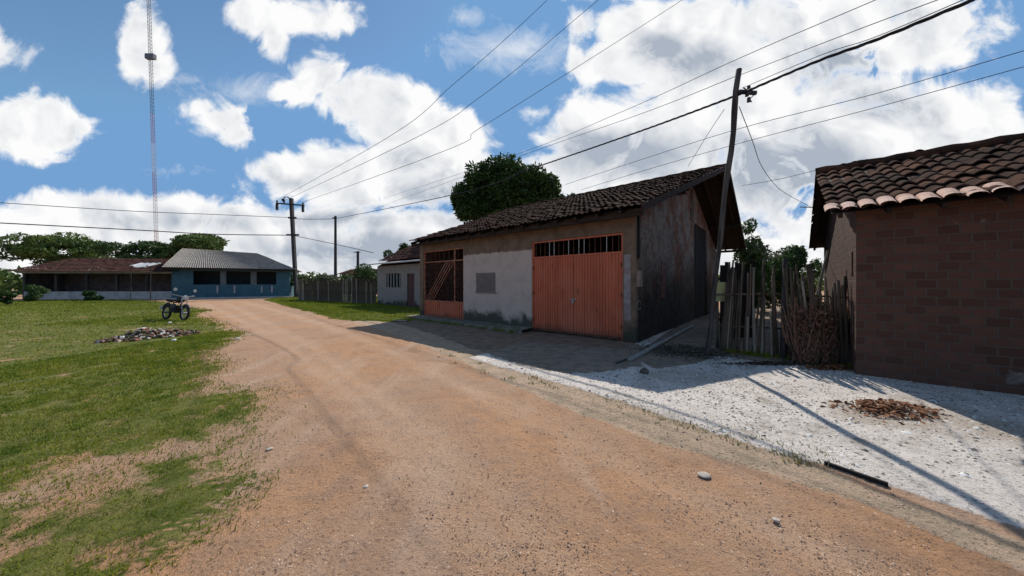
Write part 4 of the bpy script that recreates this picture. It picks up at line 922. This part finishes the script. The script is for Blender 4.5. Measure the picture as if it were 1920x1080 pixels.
# ------------------------------------------------------------------ motorcycle
def torus(R_, r_, n=28, k_=8):
    m = MB(); vs = []; fs = []
    for i in range(n):
        for j in range(k_):
            a, b_ = 2*math.pi*i/n, 2*math.pi*j/k_; vs.append(((R_+r_*math.cos(b_))*math.cos(a), r_*math.sin(b_), (R_+r_*math.cos(b_))*math.sin(a)))
    for i in range(n):
        for j in range(k_): fs.append((i*k_+j, ((i+1)%n)*k_+j, ((i+1)%n)*k_+(j+1)%k_, i*k_+(j+1)%k_))
    return m.add(vs, fs)
mc_p = gp(327, 600)
mc = thing('motorcycle', 'dark motorcycle parked on the grass behind the rubble heap', 'motorcycle', mc_p, math.radians(-42))
mc.rotation_euler = (math.radians(-7), 0, math.radians(-20)); mc.rotation_mode = 'XYZ'
for xw in (-.62, .64):
    wh = bpy.data.objects.new('wheel', None); C.objects.link(wh); wh.parent = mc; wh.location = (xw, 0, .30)
    torus(.26, .045).build('tyre', m_rubber, wh, True)
    r_ = torus(.215, .014, 28, 6); r_.tube([(0,-.06,0),(0,.06,0)], .04, 10)
    for i in range(14): a = i*math.pi/7; r_.tube([(.03*math.cos(a), .02*(-1)**i, .03*math.sin(a)), (.21*math.cos(a), 0, .21*math.sin(a))], .004, 4, False)
    r_.build('rim', m_steel, wh)
fr = MB(); fr.tube([(.42,0,.85),(.1,0,.42),(-.15,0,.35),(-.62,-.09,.30)], .025); fr.tube([(.42,0,.82),(-.1,0,.72),(-.7,0,.78)], .025); fr.tube([(-.15,0,.35),(-.25,0,.72)], .022); fr.tube([(-.15,.09,.35),(-.62,.09,.30)], .02); fr.build('frame', m_black, mc)
fk = MB(); 
for s_ in (-1, 1): fk.tube([(.64,s_*.08,.30),(.45,s_*.08,.90)], .018)
fk.build('fork', m_steel, mc)
MB().box(-.17,.17,-.11,.11,.30,.60).tube([(.1,0,.5),(.28,0,.46)], .07)  .build('engine', m_rubber, mc, bevel=.03)
tk = MB().rock((.17,0,.84), .22, 2, .62); tk.v = [(x, y*.62, z) for x, y, z in tk.v]; o = tk.build('fuel_tank', m_black, mc, True); 
st = MB().box(-.62,-.02,-.12,.12,.77,.85).build('seat', m_rubber, mc, bevel=.035)
MB().tube([(.02,.13,.38),(-.3,.15,.30),(-.75,.16,.36)], [.025,.04,.045]).build('exhaust', m_steel, mc)
hb = MB().tube([(.36,-.36,1.03),(.44,-.12,.98),(.44,.12,.98),(.36,.36,1.03)], .014); hb.build('handlebar', m_steel, mc)
for s_ in (-1, 1):
    MB().tube([(.40,s_*.26,1.02),(.43,s_*.32,1.2)], .007).build('mirror_stem', m_black, mc)
    MB().tube([(.44,s_*.32,1.24),(.455,s_*.32,1.24)], [.062,.055], 12).build('mirror', m_white, mc)
MB().tube([(.50,0,.93),(.60,0,.92)], [.09,.085], 14).build('headlight', m_white, mc)
MB().tube([(.48,0,.53),(.60,0,.62),(.75,0,.60),(.90,0,.48)], [.05,.06,.06,.04]).build('front_fender', m_black, mc)
MB().tube([(-.45,0,.60),(-.62,0,.66),(-.82,0,.58),(-.93,0,.45)], [.05,.06,.06,.04]).build('rear_fender', m_black, mc)
MB().box(-.98,-.96,-.1,.1,.42,.56).build('number_plate', m_white, mc)
MB().box(.05,.32,-.19,-.17,.52,.66).build('side_shroud', m_black, mc)
MB().tube([(-.05,.14,.33),(-.1,.33,.02)], .012).build('side_stand', m_black, mc)

# ------------------------------------------------------------------ rubble heap and loose things
rb = MB(); hc = gp(288, 632)
for i in range(620):
    a = random.uniform(0, 6.283); q = math.sqrt(random.random()); x = hc.x+q*(.75+.3*math.sin(3*a))*math.cos(a)-.15; y = hc.y+q*(1.0+.3*math.sin(2*a+1))*math.sin(a); z = .28*(1-q)*random.random()+.01
    rb.rock((x, y, z), random.uniform(.02, .075), i, random.uniform(.4, .9))
k = M('mixed_rubble', .95); k.geo(); v = k.vor(14, out='Color'); q_ = k.n.new('ShaderNodeSeparateColor'); k.l.new(v, q_.inputs[0])
c = k.mix(k.rng(q_.outputs[0], .45, .5), (.26,.12,.085), (.07,.075,.035)); c = k.mix(k.rng(q_.outputs[1], .80, .82), c, (.62,.58,.55)); k.color(c)
o = rb.build('rubble', k.m); tag(o, 'heap of broken brick and debris on the left grass verge', 'rubble', kind='stuff')
def lump(name, label, cat, px, py, r, mat, flat=.5, group=None, seed=1, dz=0):
    p = gp(px, py); m = MB().rock((0,0,0), r, seed, flat); o = m.build(name, mat); md = o.modifiers.new('s', 'SUBSURF'); md.levels = 1; md.render_levels = 2
    o.location = (p.x, p.y, hz(p.x, p.y)+r*flat*.6+dz); o.rotation_euler.z = seed; tag(o, label, cat, group); return o
lump('plastic_sack', 'crumpled white sack on the left side of the rubble heap', 'sack', 272, 622, .17, m_white, .45, seed=4, dz=.04)
lump('plastic_bag', 'small white plastic bag at the near edge of the rubble heap', 'bag', 326, 640, .08, m_white, .5, seed=5)
lump('plastic_bag', 'white scrap on top of the rubble beside the motorcycle', 'bag', 318, 612, .07, m_white, .5, seed=8, dz=.12)
lump('stone', 'dark mossy stone lump near the end of the grey pipe', 'stone', 1208, 702, .085, m_darkstone, .8, seed=6)
lump('stone', 'pale stone lying on the road right of centre, near the sandy edge', 'stone', 1320, 893, .055, m_stone, .35, seed=7)
lump('stone', 'small pale stone near the lower right corner of the road', 'stone', 1456, 978, .028, m_stone, .4, seed=9)
lump('stone', 'small pale stone in the middle foreground of the road', 'stone', 686, 916, .022, m_stone, .4, seed=10)
lump('stone', 'pale stone by the grass edge in the left foreground', 'stone', 505, 845, .035, m_stone, .4, seed=11)
lump('stone', 'white stone on the far part of the road near the grass tongue', 'stone', 446, 636, .08, m_white, .3, seed=12)
# pale plank on the grass edge
p = gp(750, 603); o = MB().box(-.28,.28,-.05,.05,0,.03).build('plank', m_stone, bevel=.004); o.location = (p.x, p.y, hz(p.x, p.y)+.02); o.rotation_euler.z = -.1; tag(o, 'short pale plank lying at the edge of the grass strip', 'plank')
# pipe lying along the side wall
a_, b_ = gp(1180, 680), gp(1299, 614)
o = thing('fallen_pipe', 'long grey pipe lying on the ground along the mouldy side wall', 'pipe', a_); MB().tube([(0,0,.05), (b_-a_)*.5+Vector((0,0,.06)), (b_-a_)+Vector((0,0,.07))], .045, 10).build('pipe', m_pvc, o, True)
a_, b_ = gp(1155, 684), gp(1190, 672)
o = MB().tube([(0,0,.03), (b_-a_)+Vector((0,0,.05))], .016, 6).build('stick', m_postwood); o.location = a_; tag(o, 'short dark stick on the ground by the garage corner', 'stick')
a_, b_ = gp(1546, 872), gp(1665, 914)
o = MB().bar((0,0,.018), (b_-a_)*1.0+Vector((0,0,.02)), .025, .03).build('edging_board', m_dark); o.location = a_; tag(o, 'thin dark board edging the lower rim of the gravel yard', 'board')
def litter(label, cx, cy, rx, ry, n, mat, nm='leaf_litter', s0=.02, s1=.05, hh=.06):
    c_ = gp(cx, cy); pts = rng.normal(size=(n, 2))*.5; p = np.stack([c_.x+pts[:,0]*rx, c_.y+pts[:,1]*ry, np.zeros(n)], -1); p[:,2] = height(p[:,0], p[:,1])+.02+rng.random(n)*hh*np.exp(-(pts**2).sum(1)*2)
    a = rng.normal(size=(n, 3)); a[:,2] *= .3; a /= np.linalg.norm(a, axis=1)[:, None]; b_ = np.cross(a, rng.normal(size=(n, 3))+np.array([0,0,2])); b_ /= np.linalg.norm(b_, axis=1)[:, None]
    s = rng.uniform(s0, s1, n)[:, None]; o = npmesh(nm, np.stack([p-a*s, p+b_*s*.5, p+a*s, p-b_*s*.5], 1).reshape(-1, 3), np.arange(4*n).reshape(-1, 4), mat); tag(o, label, 'leaves', kind='stuff'); return o
litter('brown dead leaves heaped at the right rim of the yard', 1665, 772, .5, .3, 500, m_leafdry, hh=.12)
litter('reddish leaf litter at the foot of the brush heap', 1560, 694, .45, .12, 700, m_leafdry)
litter('dark debris along the foot of the stake fence', 1470, 685, 1.1, .12, 1300, m_stake, s0=.015, s1=.04)
litter('dark leaves and debris in the shade beside the side wall', 1290, 660, .9, .7, 2600, m_darkstone, s0=.015, s1=.05)
litter('scattered leaf bits over the crushed concrete yard', 1400, 760, 2.2, 1.3, 900, m_darkstone, s0=.008, s1=.02, hh=.004)
# weeds at the foot of the fence and wall
def weeds(label, spots, h, n, mat):
    v = []
    for (x, y) in spots:
        for i in range(n):
            a = random.uniform(0, 6.283); l = random.uniform(.2, .8)*h; hh = h*random.uniform(.4, 1); w_ = random.uniform(.004, .012); bx_ = x+random.gauss(0, .05); by = y+random.gauss(0, .04)
            v += [(bx_-w_*math.sin(a), by+w_*math.cos(a), -.01), (bx_+w_*math.sin(a), by-w_*math.cos(a), -.01), (bx_+l*math.cos(a), by+l*math.sin(a), hh)]
    o = npmesh('weeds', v, np.arange(len(v)).reshape(-1, 3), mat); tag(o, label, 'weeds', kind='stuff')
weeds('small weeds along the foot of the stake fence', [tuple((FA.lerp(FB, random.random())+Vector((random.uniform(-.1,.1), random.uniform(-.2,-.02), 0)))[:2]) for i in range(60)], .14, 16, m_grass)
weeds('weeds along the mossy ledge of the garage building', [tuple((O1+DIR*random.uniform(-.5, 6.2)+PERP*random.uniform(-.85,-.62))[:2]) for i in range(70)], .12, 14, m_grass)
weeds('weeds dotted along the sandy strip beside the road', [tuple((gp(random.uniform(760, 1250), 0.0+900)*0+gp(*(lambda t_: (800+t_*760, 655+t_*215+random.uniform(-14, 14)))(random.random())))[:2]) for i in range(90)], .05, 12, m_grassdry)
